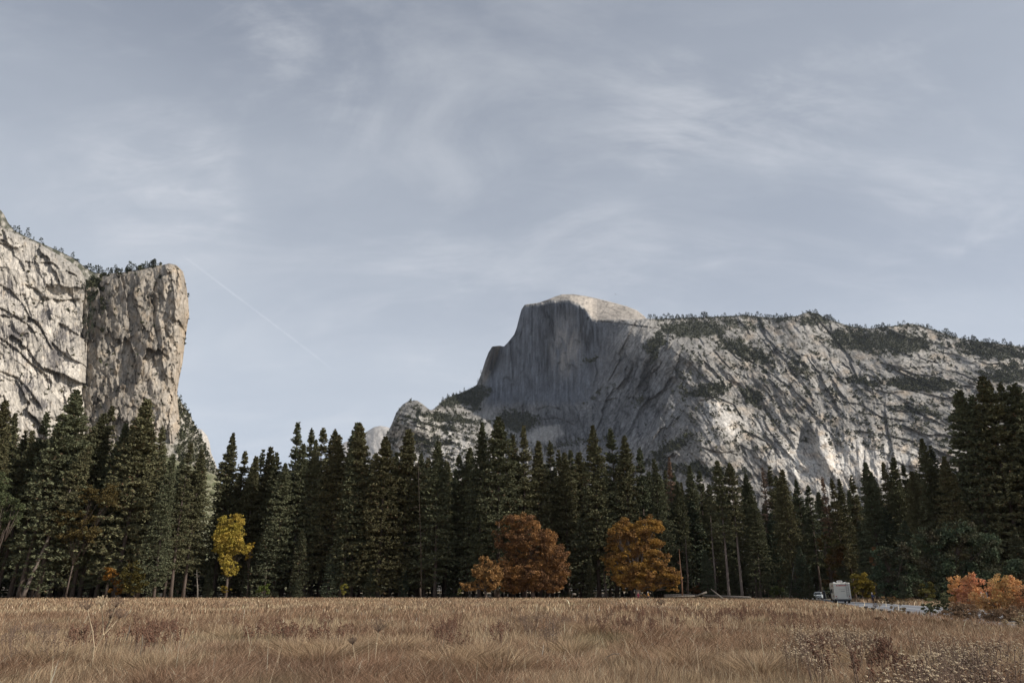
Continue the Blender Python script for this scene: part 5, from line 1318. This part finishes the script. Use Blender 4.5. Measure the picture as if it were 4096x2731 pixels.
def car(px_, py_, label, body_c, rz, tall=1.0, Yd=None):
    p = P3(px_, py_, Yd); root = empty('parked_car', (p.x, p.y, .03), rz, label, 'car', 'cars by the road')
    paint = plain('car_paint', body_c, .3, .2, .03, spec=.5)
    h = 1.62*tall
    # nose towards -y
    lower = [(-2.3, .35), (-2.35, .62), (-2.2, .86), (-1.2, 1.0), (2.15, 1.02), (2.3, .8), (2.3, .35)]
    MB().prism(lower, -.88, .88, axis='x').build('body', paint, root)
    b = MB(); gh = [(-1.1, 1.003), (-.45, h-.04), (1.5, h), (2.1, 1.023)]
    vs = []
    for s, w0, w1 in ((-1, .86, .68), (1, .86, .68)):
        for i, (y, z) in enumerate(gh): vs.append((s*(w1 if i in (1, 2) else w0), y, z))
    b.add(vs, [(0, 1, 2, 3), (7, 6, 5, 4), (0, 4, 5, 1), (1, 5, 6, 2), (2, 6, 7, 3), (3, 7, 4, 0)]); b.build('cabin', paint, root)
    MB().add([(-.76, -1.05, 1.06), (.76, -1.05, 1.06), (.62, -.51, h-.10), (-.62, -.51, h-.10)], [(0, 1, 2, 3)]).build('windscreen', M_GLASS, root).location = (0, -.035, .02)
    for s in (-1, 1):
        MB().add([(s*.865, -.85, 1.08), (s*.72, -.42, h-.12), (s*.72, 1.4, h-.10), (s*.865, 1.8, 1.08)], [(0, 1, 2, 3)]).build('side_window', M_GLASS, root).location = (s*.012, 0, 0)
        MB().box(s*.62-.15, s*.62+.15, -2.37, -2.30, .68, .84).build('headlight', M_CHROME, root)
        MB().box(min(s*.88, s*1.06), max(s*.88, s*1.06), -.85, -.72, 1.0, 1.14).build('mirror', paint, root)
        wheel(root, s*.80, -1.45, .33, .33, .2); wheel(root, s*.80, 1.4, .33, .33, .2)
    MB().box(-.38, .38, -2.39, -2.33, .60, .74).build('grille', M_TRIM, root)
    MB().box(-.25, .25, -2.38, -2.34, .45, .56).build('number_plate', M_WHITE2, root)
car(818.7, 599, 'silver white car facing the camera beyond the meadow', (.62, .68, .72), math.radians(-26), 1.0, 178)
car(822.0, 598.5, 'second pale car, higher, half hidden behind the silver white one', (.55, .58, .60), math.radians(-24), 1.15, 186)
def roadside_panel():
    p = P3(824.6, 598, 172); root = empty('roadside_sign', (p.x, p.y, 0), math.radians(-20), 'dark grey upright panel with a pale edge, right of the cars', 'sign')
    MB().box(-.24, .22, -.03, .03, .25, 1.75, bev=.0).build('panel', plain('dark_panel', (.07, .07, .075), .7), root)
    MB().box(.222, .30, -.04, .04, -.1, 1.95).build('post', plain('pale_post', (.4, .37, .35), .8), root)
roadside_panel()
for i, (x, y, lab) in enumerate([(866, 607.4, 'leftmost dark capped road post beside the grey road'), (873.3, 608.6, 'second dark capped road post from the left'), (881.3, 610.2, 'third dark road post, beside the dry shrub'), (889.5, 611.8, 'low dark road post left of the dry upright shrub'), (908.5, 612.2, 'rightmost low dark road post')]):
    Y = plantY(y-1.6, .62); p = P3(x, y, Y); o = MB().box(-.05, .05, -.05, .05, -.1, .52, bev=.015).box(-.13, .13, -.08, .08, .523, .64, bev=.03).build('road_post', plain('dark_wood', (.05, .045, .04), .9), None)
    o.location = (p.x, p.y, 0); o.rotation_euler = (0, 0, .3*i); tag(o, lab, 'post', 'dark posts along the road')
def slat_frame():
    p = P3(983.5, 592, 59.5); root = empty('slatted_frame', (p.x, p.y, 0), .3, 'white slatted metal frame half hidden among the orange shrub leaves', 'frame')
    q = MB()
    for x in (-.28, .30): q.tube([(x, 0, -.1), (x, 0, 1.75), (x*.7, 0, 1.83)], .016, 8)
    q.build('upright', M_WHITE2, root)
    q = MB()
    for k in range(8): q.box(-.27, .29 if k < 3 else -.02, -.012, .012, .85+k*.12, .89+k*.12)
    q.build('slats', M_WHITE2, root)
slat_frame()

# ------------------------------------------------------------------ people
M_SKIN = plain('skin', (.5, .30, .22), .6, noise=.05)
def skin_mesh(name, verts, edges, rads, mat, parent, root_i=0):
    me = bpy.data.meshes.new(name); me.from_pydata(verts, edges, []); me.update(); me.materials.append(mat)
    o = link(name, me, parent); md = o.modifiers.new('skin', 'SKIN'); md.use_smooth_shade = True
    for i, rr in enumerate(rads):
        v = me.skin_vertices[0].data[i]; v.radius = (rr, rr) if not isinstance(rr, tuple) else rr; v.use_root = (i == root_i)
    s = o.modifiers.new('sub', 'SUBSURF'); s.levels = 1; s.render_levels = 2
    return o
def person(loc, rz, label, top_c, leg_c, hair_c, h=1.68, stride=.18, arms=((.1, .05), (-.1, .1)), hat=None, coat=.0, extra=None):
    root = empty('person', loc, rz, label, 'person'); s = h/1.7
    V = []; E = []; R = []
    def v(x, y, z, r_, par=None):
        V.append((x*s, y*s, z*s)); R.append(r_*s if not isinstance(r_, tuple) else tuple(q*s for q in r_))
        if par is not None: E.append((par, len(V)-1))
        return len(V)-1
    pel = v(0, 0, .93, (.15, .11)); sp1 = v(0, 0, 1.12, (.13, .10), pel); ch = v(0, 0, 1.34, (.16, .11), sp1); nk = v(0, 0, 1.47, .055, ch); hd0 = v(0, -.01, 1.54, .075, nk); hd1 = v(0, -.015, 1.64, .088, hd0); v(0, -.01, 1.70, .05, hd1)
    v(0, -.115, 1.60, .012, hd0)     # nose
    hands = []
    for sd, (fwd, outw), st in ((-1, arms[0], stride), (1, arms[1], -stride)):
        sh = v(sd*.19, 0, 1.40, .06, ch); el = v(sd*(.24+outw*.5), -fwd*.5, 1.13, .045, sh); wr = v(sd*(.24+outw), -fwd, .90+abs(fwd)*.35, .028, el); pm = v(sd*(.245+outw), -fwd-.02, .83+abs(fwd)*.4, .034, wr)
        for k in range(4): 
            a = v(sd*(.245+outw)+(k-1.5)*.018, -fwd-.03, .775+abs(fwd)*.4, .010, pm); v(sd*(.245+outw)+(k-1.5)*.018, -fwd-.045, .74+.008*abs(k-1.3)+abs(fwd)*.4, .008, a)
        v(sd*(.245+outw)-sd*.04, -fwd-.05, .80+abs(fwd)*.4, .010, wr)
        hp = v(sd*.09, 0, .86, .10, pel); kn = v(sd*.10, -st*.5-.02, .48, .065, hp); an = v(sd*.10, -st+(.05 if st < 0 else 0), .09, .042, kn); v(sd*.10, -st-.14, .035, .035, an)
    skin_mesh('body', V, E, R, M_SKIN, root)
    top = plain('cloth_top', top_c, .9); leg = plain('cloth_trousers', leg_c, .9); hair = plain('hair', hair_c, .8)
    # top with sleeves
    T = []; TE = []; TR = []
    def t(x, y, z, r_, par=None):
        T.append((x*s, y*s, z*s)); TR.append(tuple(q*s for q in r_) if isinstance(r_, tuple) else r_*s)
        if par is not None: TE.append((par, len(T)-1))
        return len(T)-1
    a = t(0, 0, .86-coat, (.185, .145)); b = t(0, 0, 1.1, (.165, .13), a); c = t(0, 0, 1.34, (.185, .135), b); t(0, 0, 1.47, .075, c)
    for sd, (fwd, outw) in ((-1, arms[0]), (1, arms[1])):
        q = t(sd*.20, 0, 1.40, .08, c); q = t(sd*(.24+outw*.5), -fwd*.5, 1.13, .064, q); t(sd*(.24+outw), -fwd, .92+abs(fwd)*.35, .048, q)
    skin_mesh('top', T, TE, TR, top, root)
    T = []; TE = []; TR = []
    a = t(0, 0, .93, (.165, .125))
    for sd, st in ((-1, stride), (1, -stride)):
        q = t(sd*.09, 0, .84, .115, a); q = t(sd*.10, -st*.5-.02, .48, .085, q); t(sd*.10, -st+(.05 if st < 0 else 0), .12, .065, q)
    skin_mesh('trousers', T, TE, TR, leg, root)
    hb = MB().ball((0, .02*s, 1.635*s), .108*s, .115*s, .125*s, 12, 8); hb.ball((0, .05*s, 1.54*s), .09*s, .07*s, .1*s, 10, 6); hb.build('hair', hair, root, True)
    for sd in (-1, 1):
        MB().ball((sd*.035*s, -.103*s, 1.63*s), .012*s, .01*s, .01*s, 6, 4).build('eye', M_TRIM, root)
        MB().box(min(sd*.05, sd*.14)*s, max(sd*.05, sd*.14)*s, (-stride*sd*-1-.12)*s, (-stride*sd*-1+.12)*s, 0, .07*s).build('shoe', M_TRIM, root)
    MB().box(-.025*s, .025*s, -.112*s, -.098*s, 1.565*s, 1.573*s).build('mouth', plain('lips', (.35, .13, .12), .6), root)
    if hat: 
        hm = MB().tube([(0, 0, 1.68*s), (0, 0, 1.78*s)], [.12*s, .09*s], 14); hm.tube([(0, -.02, 1.675*s), (0, -.02, 1.69*s)], [.19*s, .18*s], 16); hm.build('hat', plain('straw_hat', hat, .9), root)
    if extra: extra(root, s)
    return root
p = P3(638.4, 600, 160)
person((p.x, 160, 0), math.radians(15), 'walker in a burgundy top and tan hat, left of the pair', (.13, .008, .03), (.10, .01, .03), (.35, .22, .14), 1.55, .1, ((.15, .04), (.1, .06)), hat=(.45, .34, .24), coat=.12)
def pack(root, s):
    MB().box(-.17, .17, .14, .34, .95*s, 1.42*s, bev=.05).build('backpack', M_TRIM, root)
p = P3(648.3, 600, 156)
person((p.x, 156, 0), math.radians(70), 'grey haired walker in a mustard top with a dark backpack', (.40, .20, .045), (.025, .03, .045), (.6, .55, .52), 1.68, .22, ((.2, .05), (.25, .05)), extra=pack)
p = P3(876.3, 601.5, 121)
person((p.x, 122, 0), math.radians(30), 'white haired person in a blue jacket by the far side of the road', (.04, .055, .12), (.03, .02, .03), (.72, .68, .6), 1.6, .1, ((.3, .02), (.3, .02)), coat=.1)
def bird():
    p = P3(615.6, 293.9, 420); root = empty('bird', p, .5, 'dark bird in flight in the sky above the dome', 'bird')
    m = plain('dark_feathers', (.03, .03, .032), .8)
    MB().tube([(0, -.30, 0), (0, -.22, .01), (0, 0, 0), (0, .18, 0), (0, .34, -.01)], [.02, .06, .09, .05, .09], 8).build('body', m, root, True)
    for sd in (-1, 1):
        MB().add([(0, -.12, .03), (0, .14, .03), (sd*.32, .16, .14), (sd*.32, -.14, .15), (sd*.66, .10, .03), (sd*.66, -.04, .04),
                  (0, -.12, .0), (0, .14, .0), (sd*.32, .16, .12), (sd*.32, -.14, .12), (sd*.66, .10, .02), (sd*.66, -.04, .03)],
                 [(0, 1, 2, 3), (3, 2, 4, 5), (9, 8, 7, 6), (11, 10, 8, 9), (0, 3, 9, 6), (3, 5, 11, 9), (5, 4, 10, 11), (4, 2, 8, 10), (2, 1, 7, 8)]).build('wing', m, root)
bird()

# ------------------------------------------------------------------ air
def haze():
    m = bpy.data.materials.new('air'); m.use_nodes = True; N = m.node_tree.nodes; L = m.node_tree.links; N.clear()
    out = N.new('ShaderNodeOutputMaterial'); v = N.new('ShaderNodeVolumePrincipled')
    v.inputs['Color'].default_value = (.80, .87, 1.0, 1); v.inputs['Density'].default_value = HAZE; v.inputs['Anisotropy'].default_value = .3
    L.new(v.outputs[0], out.inputs['Volume'])
    q = MB().box(-9500, 9500, -3500, 9500, -1.5, 2900).build('haze', m, None); tag(q, 'thin blue air between the meadow and the mountains', kind='stuff')
HAZE = 1.4e-5
haze()
